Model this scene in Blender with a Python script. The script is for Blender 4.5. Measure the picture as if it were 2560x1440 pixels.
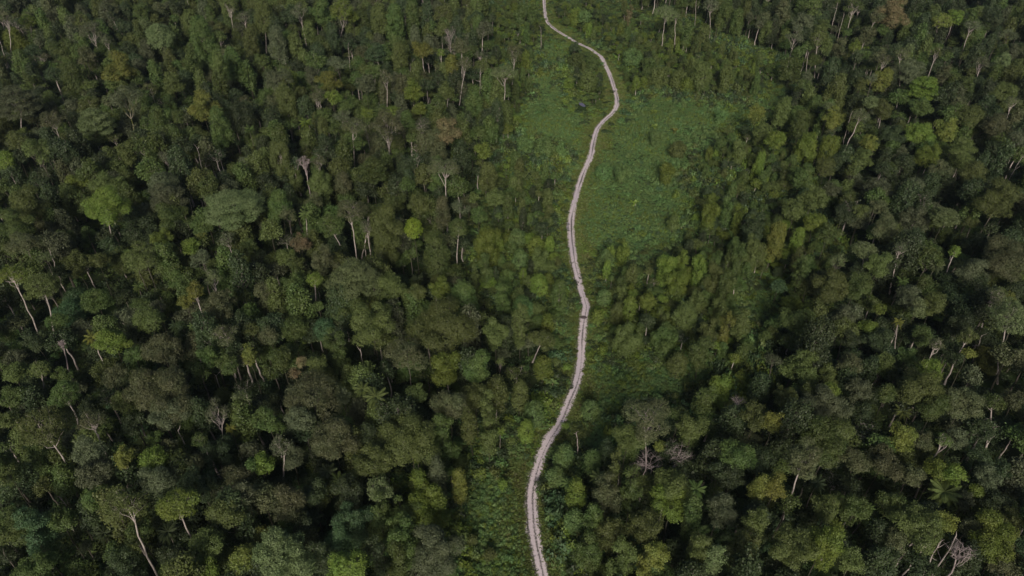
import bpy, math, numpy as np
from mathutils import Vector
R = math.radians
for o in list(bpy.data.objects): bpy.data.objects.remove(o, do_unlink=True)
scene = bpy.context.scene
COL = scene.collection

# ------------------------------------------------------------------ camera
CAM_H, PITCH, F = 150.0, R(38.0), 1730.0          # height, tilt below the horizon, focal length in pixels of a 2560 wide picture
cam_data = bpy.data.cameras.new("camera"); cam = bpy.data.objects.new("camera", cam_data); COL.objects.link(cam)
cam_data.sensor_width = 36.0; cam_data.lens = F / 2560 * 36.0; cam_data.clip_end = 6000; cam_data.clip_start = 1.0
cam.location = (0, 0, CAM_H); cam.rotation_euler = (math.pi / 2 - PITCH, 0, 0)
scene.camera = cam

# ------------------------------------------------------------------ sky and sun
SUN_EL, SUN_AZ = R(31), R(183)                     # azimuth clockwise from +Y (the way the camera looks)
world = bpy.data.worlds.new("World"); scene.world = world; world.use_nodes = True
nt = world.node_tree; nt.nodes.clear()
sky = nt.nodes.new('ShaderNodeTexSky'); sky.sky_type = 'NISHITA'; sky.sun_disc = False
sky.sun_elevation = SUN_EL; sky.sun_rotation = SUN_AZ; sky.air_density = 1.0; sky.dust_density = 3.0; sky.ozone_density = 1.0
bg = nt.nodes.new('ShaderNodeBackground'); bg.inputs['Strength'].default_value = 0.042
wo = nt.nodes.new('ShaderNodeOutputWorld'); nt.links.new(sky.outputs[0], bg.inputs[0]); nt.links.new(bg.outputs[0], wo.inputs[0])
sd = bpy.data.lights.new("sun", 'SUN'); sd.energy = 2.5; sd.angle = R(16); sd.color = (1.0, 0.91, 0.78)
sun = bpy.data.objects.new("sun", sd); COL.objects.link(sun)
_dir = Vector((math.sin(SUN_AZ) * math.cos(SUN_EL), math.cos(SUN_AZ) * math.cos(SUN_EL), math.sin(SUN_EL)))
sun.rotation_euler = _dir.to_track_quat('Z', 'Y').to_euler()
sun.location = (0, 0, 300)
scene.view_settings.view_transform = 'Standard'; scene.view_settings.look = 'None'
scene.view_settings.exposure = 0.36; scene.view_settings.gamma = 1.0
scene.cycles.max_bounces = 5; scene.cycles.diffuse_bounces = 3; scene.cycles.transmission_bounces = 3
scene.cycles.use_adaptive_sampling = True

# ------------------------------------------------------------------ photo pixel <-> world
FW = np.array([0, math.cos(PITCH), -math.sin(PITCH)]); UP = np.array([0, math.sin(PITCH), math.cos(PITCH)])
CAMP = np.array([0, 0, CAM_H])
def at(px, py, z=0.0):                              # where the sight line of a photo pixel meets the level z
    d = FW + np.array([1, 0, 0]) * (px - 1280) / F + UP * (720 - py) / F
    return CAMP + d * ((z - CAM_H) / d[2])
def proj(p):                                        # (...,3) -> px, py, depth
    r = np.asarray(p, float) - CAMP
    dz = r @ FW
    return 1280 + F * r[..., 0] / dz, 720 - F * (r @ UP) / dz, dz

def tag(o, label=None, cat=None, group=None, kind=None):
    if label: o['label'] = label
    if cat: o['category'] = cat
    if group: o['group'] = group
    if kind: o['kind'] = kind
    return o
def link(name, me, parent=None):
    o = bpy.data.objects.new(name, me); COL.objects.link(o)
    if parent is not None: o.parent = parent
    return o
def empty(name, loc):
    o = bpy.data.objects.new(name, None); COL.objects.link(o); o.location = loc; o.empty_display_size = 1
    return o

# ------------------------------------------------------------------ materials
def hx(s):                                          # srgb hex -> linear
    v = [int(s[i:i + 2], 16) / 255 for i in (0, 2, 4)]
    return tuple(((c + 0.055) / 1.055) ** 2.4 if c > 0.04045 else c / 12.92 for c in v)
def N(t, k, **kw):
    n = t.nodes.new(k)
    for a, b in kw.items(): setattr(n, a, b)
    return n
def math_node(t, op, a, b=None, clamp=False):
    n = N(t, 'ShaderNodeMath', operation=op); n.use_clamp = clamp
    for i, v in enumerate((a, b)):
        if v is None: continue
        if isinstance(v, (int, float)): n.inputs[i].default_value = v
        else: t.links.new(v, n.inputs[i])
    return n.outputs[0]
def mixc(t, f, a, b, mode='MIX'):
    n = N(t, 'ShaderNodeMix', data_type='RGBA', blend_type=mode)
    for i, v in ((0, f), (6, a), (7, b)):
        if isinstance(v, (int, float)): n.inputs[i].default_value = v
        elif isinstance(v, tuple): n.inputs[i].default_value = (*v, 1)
        else: t.links.new(v, n.inputs[i])
    return n.outputs[2]
def noise(t, vec, scale, detail=2.0, rough=0.5):
    n = N(t, 'ShaderNodeTexNoise'); n.inputs['Scale'].default_value = scale; n.inputs['Detail'].default_value = detail
    n.inputs['Roughness'].default_value = rough
    if vec is not None: t.links.new(vec, n.inputs['Vector'])
    return n.outputs[0]
def ramp(t, v, lo, hi):
    n = N(t, 'ShaderNodeMapRange'); n.inputs[1].default_value = lo; n.inputs[2].default_value = hi
    t.links.new(v, n.inputs[0]); return n.outputs[0]
def new_mat(name):
    m = bpy.data.materials.new(name); m.use_nodes = True; m.node_tree.nodes.clear(); return m, m.node_tree

def leaf_mat(name, rgb, alt, var=0.20, trans=0.12, ov=0.5):
    """foliage: per-tree, per-clump and per-leaf variation of one leaf colour"""
    m, t = new_mat(name)
    geo = N(t, 'ShaderNodeNewGeometry'); oi = N(t, 'ShaderNodeObjectInfo')
    n1 = ramp(t, noise(t, geo.outputs['Position'], 0.22, 3.0), 0.38, 0.66)
    c = mixc(t, n1, rgb, alt)
    rnd = math_node(t, 'ADD', math_node(t, 'MULTIPLY', oi.outputs['Random'], ov), 1 - ov / 2)
    isl = math_node(t, 'ADD', math_node(t, 'MULTIPLY', geo.outputs['Random Per Island'], 2 * var), 1 - var)
    n2 = math_node(t, 'ADD', math_node(t, 'MULTIPLY', noise(t, geo.outputs['Position'], 0.9, 1.0), 0.5), 0.75)
    k = math_node(t, 'MULTIPLY', math_node(t, 'MULTIPLY', rnd, isl), n2)
    hs = N(t, 'ShaderNodeHueSaturation')
    t.links.new(c, hs.inputs['Color']); t.links.new(k, hs.inputs['Value'])
    t.links.new(math_node(t, 'ADD', math_node(t, 'MULTIPLY', oi.outputs['Random'], 0.03), 0.488), hs.inputs['Hue'])
    b = N(t, 'ShaderNodeBsdfPrincipled'); b.inputs['Roughness'].default_value = 0.55
    b.inputs['Specular IOR Level'].default_value = 0.35
    t.links.new(hs.outputs[0], b.inputs['Base Color'])
    tr = N(t, 'ShaderNodeBsdfTranslucent'); t.links.new(mixc(t, 1.0, hs.outputs[0], (1.0, 1.0, 0.55), 'MULTIPLY'), tr.inputs['Color'])
    mx = N(t, 'ShaderNodeMixShader'); mx.inputs[0].default_value = trans
    t.links.new(b.outputs[0], mx.inputs[1]); t.links.new(tr.outputs[0], mx.inputs[2])
    o = N(t, 'ShaderNodeOutputMaterial'); t.links.new(mx.outputs[0], o.inputs[0])
    return m
def rough_mat(name, rgb, alt, scale=1.0, lo=0.35, hi=0.65, rough=0.9, stretch=None):
    m, t = new_mat(name)
    geo = N(t, 'ShaderNodeNewGeometry'); v = geo.outputs['Position']
    if stretch:
        mp = N(t, 'ShaderNodeMapping'); mp.inputs['Scale'].default_value = stretch; t.links.new(v, mp.inputs[0]); v = mp.outputs[0]
    f = ramp(t, noise(t, v, scale, 5.0, 0.6), lo, hi)
    b = N(t, 'ShaderNodeBsdfPrincipled'); b.inputs['Roughness'].default_value = rough; b.inputs['Specular IOR Level'].default_value = 0.2
    t.links.new(mixc(t, f, rgb, alt), b.inputs['Base Color'])
    o = N(t, 'ShaderNodeOutputMaterial'); t.links.new(b.outputs[0], o.inputs[0])
    return m

LEAFCOL = {  # base, second tone (linear albedo)
 'dark':   ((0.038, 0.058, 0.025), (0.052, 0.074, 0.028)),
 'green':  ((0.070, 0.110, 0.030), (0.088, 0.120, 0.032)),
 'olive':  ((0.090, 0.118, 0.034), (0.106, 0.134, 0.038)),
 'bright': ((0.115, 0.170, 0.030), (0.138, 0.180, 0.032)),
 'lime':   ((0.170, 0.270, 0.030), (0.200, 0.280, 0.030)),
 'yellow': ((0.160, 0.172, 0.036), (0.130, 0.160, 0.036)),
 'rust':   ((0.165, 0.125, 0.068), (0.120, 0.115, 0.055)),
 'brown':  ((0.100, 0.108, 0.050), (0.082, 0.102, 0.044)),
 'grey':   ((0.098, 0.116, 0.060), (0.082, 0.102, 0.052)),
 'pale':   ((0.135, 0.170, 0.072), (0.112, 0.150, 0.058)),
 'blue':   ((0.054, 0.100, 0.044), (0.068, 0.112, 0.046)),
 'creep':  ((0.102, 0.176, 0.058), (0.124, 0.188, 0.056)),
}
LM = {k: leaf_mat('leaves_' + k, *v, ov=.26 if k == 'creep' else .5) for k, v in LEAFCOL.items()}
COLWORD = dict(creep='green', dark='dark green', green='mid-green', olive='olive', bright='fresh green', lime='lime green', yellow='yellow-green', rust='rusty brown',
               brown='brownish', grey='grey-green', pale='pale sage', blue='bluish green')
BM = {'pale': rough_mat('bark_pale', (0.52, 0.46, 0.44), (0.30, 0.26, 0.24), 0.9),
      'grey': rough_mat('bark_grey', (0.17, 0.15, 0.13), (0.09, 0.08, 0.07), 1.2),
      'dark': rough_mat('bark_dark', (0.07, 0.06, 0.05), (0.045, 0.05, 0.03), 1.2),
      'moss': rough_mat('bark_moss', (0.11, 0.12, 0.03), (0.30, 0.27, 0.22), 0.5, 0.45, 0.62),
      'twig': rough_mat('bark_dead', (0.42, 0.36, 0.36), (0.26, 0.21, 0.21), 1.5)}

# ------------------------------------------------------------------ mesh builders (numpy)
def mesh_from(name, V, Fq, mats, smooth=False, Ft=None):
    me = bpy.data.meshes.new(name)
    V = np.asarray(V, np.float32); Fq = np.asarray(Fq, np.int32).reshape(-1, 4)
    me.vertices.add(len(V)); me.vertices.foreach_set('co', V.ravel())
    me.loops.add(Fq.size); me.loops.foreach_set('vertex_index', Fq.ravel())
    me.polygons.add(len(Fq)); me.polygons.foreach_set('loop_start', np.arange(0, Fq.size, 4, dtype=np.int32))
    me.polygons.foreach_set('loop_total', np.full(len(Fq), 4, np.int32))
    for m in mats: me.materials.append(m)
    me.update(calc_edges=True)
    if smooth: me.polygons.foreach_set('use_smooth', np.ones(len(Fq), bool))
    return me
def unit(v): return v / (np.linalg.norm(v, axis=-1, keepdims=True) + 1e-9)
def leaf_quads(P, Nn, size, rng, aspect=0.6, jit=0.42):
    """kite shaped leaf sprays at points P facing Nn"""
    n = len(P)
    nn = unit(Nn + rng.normal(0, jit, (n, 3)))
    t = unit(np.cross(nn, rng.normal(0, 1, (n, 3)))); b = np.cross(nn, t)
    s = (size * rng.uniform(0.65, 1.3, n))[:, None] * 0.5
    a = aspect * rng.uniform(0.7, 1.3, n)[:, None]
    V = np.stack([P - t * s, P + b * s * a + t * s * 0.15, P + t * s - nn * s * 0.25, P - b * s * a + t * s * 0.15], 1).reshape(-1, 3)
    return V
def tube_geo(pts, rad, sides=6):
    pts = np.asarray(pts, float); rad = np.asarray(rad, float); n = len(pts)
    tg = unit(np.gradient(pts, axis=0)); ref = np.array([0.3, 0.9, 0.1]) if abs(tg[0, 2]) > 0.8 else np.array([0, 0, 1.0])
    u = unit(np.cross(tg, ref)); v = np.cross(tg, u)
    an = np.linspace(0, 2 * math.pi, sides, endpoint=False)
    V = pts[:, None] + (u[:, None] * np.cos(an)[None, :, None] + v[:, None] * np.sin(an)[None, :, None]) * rad[:, None, None]
    i = np.arange(n - 1)[:, None] * sides; j = np.arange(sides)[None]; k = (j + 1) % sides
    Fq = np.stack([i + j, i + k, i + sides + k, i + sides + j], -1).reshape(-1, 4)
    return V.reshape(-1, 3), Fq
class Geo:
    def __init__(s): s.V = []; s.F = []; s.n = 0
    def add(s, V, Fq): s.V.append(V); s.F.append(Fq + s.n); s.n += len(V)
    def quads(s, V): s.add(V, np.arange(len(V)).reshape(-1, 4))
    def tube(s, pts, rad, sides=6): s.add(*tube_geo(pts, rad, sides))
    def mesh(s, name, mats, smooth=False): return mesh_from(name, np.concatenate(s.V), np.concatenate(s.F), mats, smooth)

def sph(n, rng, zmin=-1.0):
    z = rng.uniform(zmin, 1, n); a = rng.uniform(0, 2 * math.pi, n); r = np.sqrt(1 - z * z)
    return np.stack([r * np.cos(a), r * np.sin(a), z], 1)
def curve(a, b, bend, rng, n=6):
    a = np.asarray(a, float); b = np.asarray(b, float); t = np.linspace(0, 1, n)[:, None]
    L = np.linalg.norm(b - a); off = rng.normal(0, bend * L, 3); w = rng.normal(0, bend * L * 0.25, (n, 3)); w[0] = w[-1] = 0
    return a + (b - a) * t + off * (4 * t * (1 - t)) * 0.5 + w * np.minimum(1, n / 6)

def crown_blobs(kind, R_, Z_, rng):
    """lobes (centre, radii) of a crown of half width R_ and half height Z_ about the origin"""
    B = []
    if kind == 'U':                                # flat layered plates
        for L, (zz, rr, k) in enumerate(((0.75, 0.25, 3), (0.35, 0.52, 6), (-0.1, 0.70, 8), (-0.55, 0.74, 7))):
            for i in range(k):
                a = 2 * math.pi * (i + rng.uniform(-.3, .3)) / k + L; r = R_ * rr * rng.uniform(.8, 1.1)
                s = R_ * rng.uniform(.24, .38)
                B.append(((r * math.cos(a), r * math.sin(a), Z_ * (zz + rng.uniform(-.15, .12))), (s, s * rng.uniform(.8, 1.1), max(.5, s * .34))))
    elif kind == 'V':                              # vine hung thicket: several uneven heads on one base
        k = max(4, int(5 + R_ * 1.3))
        for i in range(k):
            a = 2.4 * i + rng.uniform(-.5, .5); q = R_ * math.sqrt((i + .4) / k) * .82; s = R_ * rng.uniform(.20, .34); zt = Z_ * (rng.uniform(.15, .85) - .45 * (q / R_) ** 2)
            x, y = q * math.cos(a), q * math.sin(a)
            B.append(((x, y, zt), (s * 1.1, s * 1.1, s * .95)))
            B.append(((x * 1.06, y * 1.06, zt - s * 1.4), (s * .85, s * .85, s * 1.5)))
        B.append(((0, 0, -Z_ * .35), (R_ * .7, R_ * .7, Z_ * .6)))
    elif kind == 'T':                              # tall stacked
        k = int(10 + 5 * Z_ / R_)
        for i in range(k):
            f = (i + rng.uniform(0, 1)) / k; zz = Z_ * (0.8 - 1.65 * f); w = R_ * (0.32 + 0.5 * min(1, 1.9 * f + .1)) * rng.uniform(.8, 1.15)
            a = i * 2.4 + rng.uniform(-.5, .5); s = R_ * rng.uniform(.34, .52)
            B.append(((w * math.cos(a) * .8, w * math.sin(a) * .8, zz), (s * .86, s * .86, s * rng.uniform(.8, 1.4))))
        B.append(((0, 0, Z_ * .62), (R_ * .45, R_ * .45, Z_ * .38)))
    elif kind == 'O':                              # open crown of separate sprays
        for i in range(14):
            d = sph(1, rng, -0.15)[0]; q = rng.uniform(.45, .82); s = R_ * rng.uniform(.25, .38)
            B.append(((d[0] * R_ * q, d[1] * R_ * q, d[2] * Z_ * q), (s, s, s * .75)))
    elif kind == 'C':                              # compact dome
        B.append(((0, 0, 0), (R_ * .80, R_ * .80, Z_ * .85)))
        for i in range(14):
            d = sph(1, rng, -0.2)[0]; s = R_ * rng.uniform(.24, .36)
            B.append(((d[0] * R_ * .72, d[1] * R_ * .72, d[2] * Z_ * .74), (s, s, s * .9)))
    else:                                          # 'D' billowing dome of big lobes
        n = 19; st = rng.uniform(.82, 1.18, 3)
        for i in range(n):
            d = sph(1, rng, -0.35)[0] * st; q = rng.uniform(.45, .90); s = R_ * rng.uniform(.18, .38)
            B.append(((d[0] * R_ * q, d[1] * R_ * q, d[2] * Z_ * q), (s, s * rng.uniform(.8, 1.2), s * rng.uniform(.7, 1.0))))
        B.append(((0, 0, -Z_ * .15), (R_ * .5, R_ * .5, Z_ * .55)))
    return B
def crown_points(B, kind, leaf, rng, dens=1.0):
    C = np.array([b[0] for b in B]); S = np.array([b[1] for b in B]); P = []; Q = []
    for i in range(len(B)):
        s = S[i]; area = 4 * math.pi * (((s[0] * s[1]) ** 1.6 + (s[0] * s[2]) ** 1.6 + (s[1] * s[2]) ** 1.6) / 3) ** (1 / 1.6)
        nt_ = max(4, int(area * .62 / (leaf * 2.4) ** 2 * 3.3 * dens))
        d = sph(nt_, rng, -0.55)
        q = rng.uniform(.74, 1.16, (nt_, 1)); T = C[i] + d * s * q      # tufts
        keep = np.ones(nt_, bool)
        for j in range(len(B)):
            if j != i: keep &= (((T - C[j]) / S[j]) ** 2).sum(1) > 0.72
        T = T[keep]; d = d[keep]
        if not len(T): continue
        nl = 9 if kind != 'O' else 8
        nrm = unit(d / s * s.mean() + np.array([0, 0, .55]))
        tr = leaf * 1.35
        PP = np.repeat(T, nl, 0) + rng.normal(0, tr * .62, (len(T) * nl, 3)) * np.array([1, 1, .75])
        NN = np.repeat(nrm, nl, 0)
        P.append(PP); Q.append(NN)
        if kind in 'TV':                                                # hanging strands
            m = rng.random(len(T)) < .35; TT = T[m]
            if len(TT):
                k = 6; z = -np.arange(k)[None, :, None] * np.array([0, 0, 1]) * leaf * 1.1
                PP = (TT[:, None] + z + rng.normal(0, .12, (len(TT), k, 3))).reshape(-1, 3)
                P.append(PP); Q.append(np.repeat(unit(d[m] * np.array([1, 1, .2])), k, 0))
    return np.concatenate(P), np.concatenate(Q)
def crown_mesh(name, kind, R_, Z_, leaf, rng, mat, dens=1.0):
    B = crown_blobs(kind, R_, Z_, rng)
    P, Q = crown_points(B, kind, leaf, rng, dens)
    me = mesh_from(name, leaf_quads(P, Q, leaf, rng), np.arange(len(P) * 4).reshape(-1, 4), [mat])
    return me, B
def trunk_geo(g, base, top, r0, rng, B=(), kind='D', Zc=0, R_=5, Z_=4, bendy=.03, twigs=1.0):
    """tapered trunk from base to the fork, limbs to the lobes of the crown (crown centre = origin + Zc)"""
    base = np.asarray(base, float); top = np.asarray(top, float)
    tp = curve(base, top, bendy, rng, 8)
    rr = np.linspace(r0 * 1.15, r0 * .62, 8); rr[0] *= 1.5
    g.tube(tp, rr, 7)
    C = [np.array(b[0]) + (0, 0, Zc) for b in B]
    if not C: return
    pick = list(range(len(C)))
    for i in pick:
        f = rng.uniform(.84, 1.0) if kind not in 'TV' else rng.uniform(.6, 1)
        q = tp[min(7, int(f * 7.99))]
        r1 = r0 * (rng.uniform(.30, .46) if kind == 'O' else rng.uniform(.2, .32)); e = C[i]
        L = curve(q, e + (0, 0, B[i][1][2] * .3), .12, rng, 6)
        g.tube(L, np.linspace(r1, r1 * .4, 6), 5)
        for _ in range(int((3 if kind == 'O' else 1) * twigs)):
            d = sph(1, rng, -.1)[0]; s = np.array(B[i][1]) * (1.12 if kind == 'O' else .95)
            a = L[rng.integers(3, 6)]
            g.tube(curve(a, e + d * s, .12, rng, 4), np.linspace(r1 * .42, r1 * .12, 4), 4)
# ------------------------------------------------------------------ what the photograph shows
ROAD_PX = [(1357,-90),(1358,-40),(1360,0),(1362,27),(1367,53),(1380,68),(1397,80),(1417,92),(1443,108),(1472,121),(1488,132),(1503,143),(1513,163),
 (1523,185),(1535,220),(1542,247),(1541,265),(1532,282),(1510,302),(1493,323),(1483,357),(1477,390),(1467,413),(1453,447),(1441,484),(1433,520),(1428,553),
 (1428,593),(1431,627),(1438,667),(1448,707),(1457,743),(1464,765),(1463,780),(1459,800),(1455,840),(1453,880),(1448,925),(1440,960),(1423,1003),(1397,1060),
 (1370,1103),(1348,1153),(1335,1200),(1329,1247),(1330,1287),(1335,1333),(1343,1380),(1354,1427),(1368,1475),(1390,1530),(1420,1600)]
OPEN = [  # low carpets of creepers and grass
 [(1350,85),(1375,80),(1440,118),(1420,150),(1395,190),(1420,240),(1450,275),(1500,285),(1530,250),(1536,268),(1500,305),(1480,345),(1470,395),(1440,470),(1425,540),(1422,600),(1385,600),
  (1400,520),(1400,440),(1385,420),(1420,395),(1380,360),(1300,365),(1262,372),(1285,320),(1320,260),(1340,200)],
 [(1545,235),(1600,232),(1680,225),(1770,262),(1830,300),(1770,370),(1730,420),(1745,490),(1730,560),(1680,620),(1600,650),(1560,645),(1500,640),(1445,640),(1430,600),(1440,520),(1470,440),
  (1490,390),(1500,340),(1530,310),(1550,280)],
 [(1480,905),(1600,890),(1700,885),(1800,905),(1810,980),(1760,1015),(1680,1005),(1610,1010),(1540,1070),(1520,1140),(1470,1150),(1410,1120),(1440,1040),(1470,980)],
 [(1140,1190),(1220,1165),(1290,1120),(1322,1180),(1312,1300),(1335,1445),(1340,1700),(1180,1700),(1160,1380),(1135,1290)],
 [(1350,1190),(1385,1260),(1410,1340),(1450,1445),(1520,1700),(1420,1700),(1375,1445),(1350,1340)],
 [(1780,240),(1900,240),(1990,170),(1960,260),(1900,310),(1820,320)],
 [(1860,690),(1960,720),(1970,800),(1900,810),(1840,760)],
 [(560,760),(1,1)][:0] or [(200,735),(280,730),(330,790),(270,815),(190,790)]]
SHRUB = [  # vine hung thickets and low trees either side of the track
 [(1200,-20),(1245,160),(1280,280),(1240,360),(1215,470),(1240,560),(1190,620),(1170,700),(1220,770),(1290,800),(1360,830),(1390,900),(1370,1000),(1300,1050),(1220,1080),(1120,1110),(1040,1180),(960,1230),
  (930,1330),(960,1450),(960,1800),(1640,1800),(1600,1450),(1520,1330),(1440,1240),(1400,1180),(1500,1150),(1560,1060),(1620,1020),(1790,1030),(1870,1010),(1960,960),(1900,880),(1990,830),(2080,760),(2100,650),(2060,560),
  (2000,480),(1960,360),(1900,300),(1960,170),(1860,120),(1700,60),(1580,30),(1480,-20)]]
# kind, crown centre x y, crown width height, leaf colour, [height of crown centre], [visible foot of trunk x y]  | short name | rest of label   (1920x1440 enlargements of 640x480 tiles)
T = {}
T[0,0] = """
O 40 150 130 260 brown 28 75 350 |brownish leaning tree on two mossy pale stems|at the forest corner farthest left of the track
O 405 120 150 170 grey 22 |grey-green crown with a forked pale fan of branches|behind the lime-tipped tree
C 215 160 110 110 bright 22 235 290 |fresh green round tree on a short white stem|
O 690 250 170 220 grey 27 775 480 |grey-green sparse tree with a long straight white trunk|standing behind the golden-yellow crown
O 800 300 120 150 grey 22 812 390
D 880 530 220 250 yellow 22 |golden-yellow bushy crown|the yellowest tree of the upper forest
K 930 0 1000 210 moss |moss-covered leaning bare trunk|without any crown left
C 1205 290 190 210 pale 21 |rounded pale sage crown full of fine white twigs|
K 1400 -20 1440 110 pale |thick pinkish many-stemmed trunk|cut by the far edge of the view
O 1725 60 120 130 olive 26 1750 260 |olive crown on a tall white stem near the far edge|
O 1835 130 110 110 grey 22 1845 210
D 490 380 190 180 green 19 |bright mid-green dome|broad and leafy beside the golden crown
T 560 620 180 260 green 17
T 1440 190 140 220 olive 20
T 1520 300 170 330 green 20 |tall green twin-lobed tower of leaves|
T 1750 480 130 250 green 20
D 1430 510 120 160 green 18
T 1645 500 100 230 olive 22 1710 800 |slim olive column on a reddish trunk|
D 1290 640 150 200 olive 18
O 950 770 220 260 grey 27 1005 1060 moss |antler-branched tree on a moss-yellow trunk|pale branches breaking out of a thin grey crown
U 120 760 290 230 grey 25 160 970 |very broad grey-green crown|at the forest edge farthest from the track
U 700 910 260 260 pale 22 |layered pale green crown with drooping plates|
D 1520 830 210 190 yellow 21 |yellow-topped lobed crown|
T 1655 960 140 320 green 18
T 1200 930 130 260 green 18
C 1340 880 105 120 green 18
O 400 920 200 190 brown 26 470 1100 |thin brownish crown with wide white arms|
D 140 1070 150 160 olive 17
O 290 1170 200 300 olive 19 |olive tower with a pair of white antler limbs|
C 50 1210 110 160 bright 20 110 1350
D 960 1180 150 240 olive 16
D 585 1370 140 150 bright 15
D 840 1420 200 150 olive 16
C 1230 1400 210 230 grey 20 |large grey-green egg-shaped crown|with an even fine texture
T 1820 900 190 200 dark 16
P 1870 970 100 90 green 17 |small green palm among dark crowns|
O 1250 1200 110 180 grey 20 1275 1280 |thin tree with three white upright branches|
K 1480 1120 1525 1300 pale |slender white bare pole|the taller of a close pair
K 1540 1240 1556 1305 pale |short white bare pole|beside the taller slender pole
D 1080 120 130 200 green 20
U 1080 190 120 100 pale 20
D 1090 770 130 200 green 17
T 120 330 170 200 bright 20
K 0 310 82 560 pale |long pale bare trunk leaning at the forest edge|
K 20 180 75 350 pale |curved white bare trunk|behind the long leaning one
D 1330 60 110 120 dark 20
T 1890 330 110 300 olive 20
"""
T[1,0] = """
T 60 120 150 220 olive 22 80 380 |broad olive tower with white stem showing below|
T 160 330 130 250 grey 22 175 470
O 330 100 120 170 grey 25 380 370 |thin grey crown above a long white slanting stem|
T 400 250 90 180 olive 20
T 290 330 100 160 olive 20
D 500 120 160 250 green 20
O 650 110 180 220 bright 25 615 380 |fresh green open crown with a big white forked limb|
D 720 130 90 100 bright 22
T 930 140 130 220 olive 20
T 1040 180 130 270 green 19
T 1170 140 110 250 green 18
D 1240 380 170 170 yellow 23 1270 560 |yellow-green tree on a white V-shaped trunk|
X 1455 290 110 270 twig 24 |dead silvery tree bristling with upright twigs|
D 1540 360 130 120 brown 23 1550 700 |orange-brown tinged crown on thin white stems|
T 1465 470 90 120 yellow 22 1470 660
O 1560 500 120 160 brown 22 1530 760
C 1390 400 50 50 bright 22 1400 640
D 1420 680 120 80 olive 20
U 1440 700 90 90 olive 18 1430 820
O 1870 560 190 150 pale 27 1865 830 |white-limbed flat crown beside the thickets|
K 1680 540 1678 680 pale |thin straight white stem at the thicket edge|
O 180 610 220 200 grey 22 |pair of bare white antler trees|
C 270 590 80 120 bright 20 |small lime crown beside the white antlers|
D 410 580 120 160 grey 18 |smooth grey-green dome|
O 610 490 170 130 grey 22 |thin crown over two crossed white limbs|
D 550 620 160 200 yellow 21 |yellow-olive upright crown|
D 580 740 120 130 bright 19
O 460 740 120 200 brown 20 500 860 |brown thin crown with a white foot|
D 890 540 100 180 green 20 895 720
O 980 590 110 160 brown 22 985 770
D 1180 700 150 180 bright 19 |round bright green crown amid olive trees|
T 1100 670 120 200 brown 18
T 1080 420 110 190 olive 20
T 1200 550 90 160 olive 19
D 820 640 130 190 grey 17
U 900 390 150 140 blue 20 940 550 |bluish flat-topped tree|
P 370 920 120 130 bright 18 |yellow-green palm with a full round head|
T 230 760 150 220 olive 18
T 500 950 70 140 olive 18
D 580 960 110 150 green 16
O 720 960 200 170 brown 27 740 1260 |tall parasol tree with bare white arms|its long white trunk in full view
U 720 1060 170 140 green 20
O 980 990 240 320 brown 26 1005 1260 |large brown open crown on a straight white trunk|
D 1420 1000 230 260 rust 22 |rust-brown lobed crown|the reddest tree of the forest
T 1330 1100 170 230 brown 18
O 1250 960 120 180 grey 20 1265 1030
C 1130 910 90 170 green 17
C 1020 830 80 80 bright 18
D 1230 820 100 80 bright 18
C 1670 1010 120 120 green 14
T 1640 760 130 200 green 14
O 1420 1290 270 220 brown 27 1425 1440 |wide brown parasol crown with a white trunk|arms spread level
D 1700 1140 130 180 bright 18 |bright twin-headed crown at the thicket edge|
T 1740 1330 130 220 olive 15
T 180 1170 150 200 olive 19 205 1370
X 365 1230 90 150 twig 24 385 1390 |small dead white tree with level twigs|
O 475 1230 110 130 brown 20 470 1310
T 530 1080 20 60 grey 16
U 870 1270 220 200 green 20 |mid-green fan crown with fine pale branches|
D 480 1390 180 150 olive 18
T 650 1370 110 140 brown 18
D 1130 1400 110 110 green 15
D 1120 1270 150 130 dark 15
T 860 760 120 120 green 16
D 690 790 100 120 green 16
D 830 850 90 110 bright 16
K 690 340 700 470 pale |thin greyish pole between dark crowns|
"""
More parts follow.
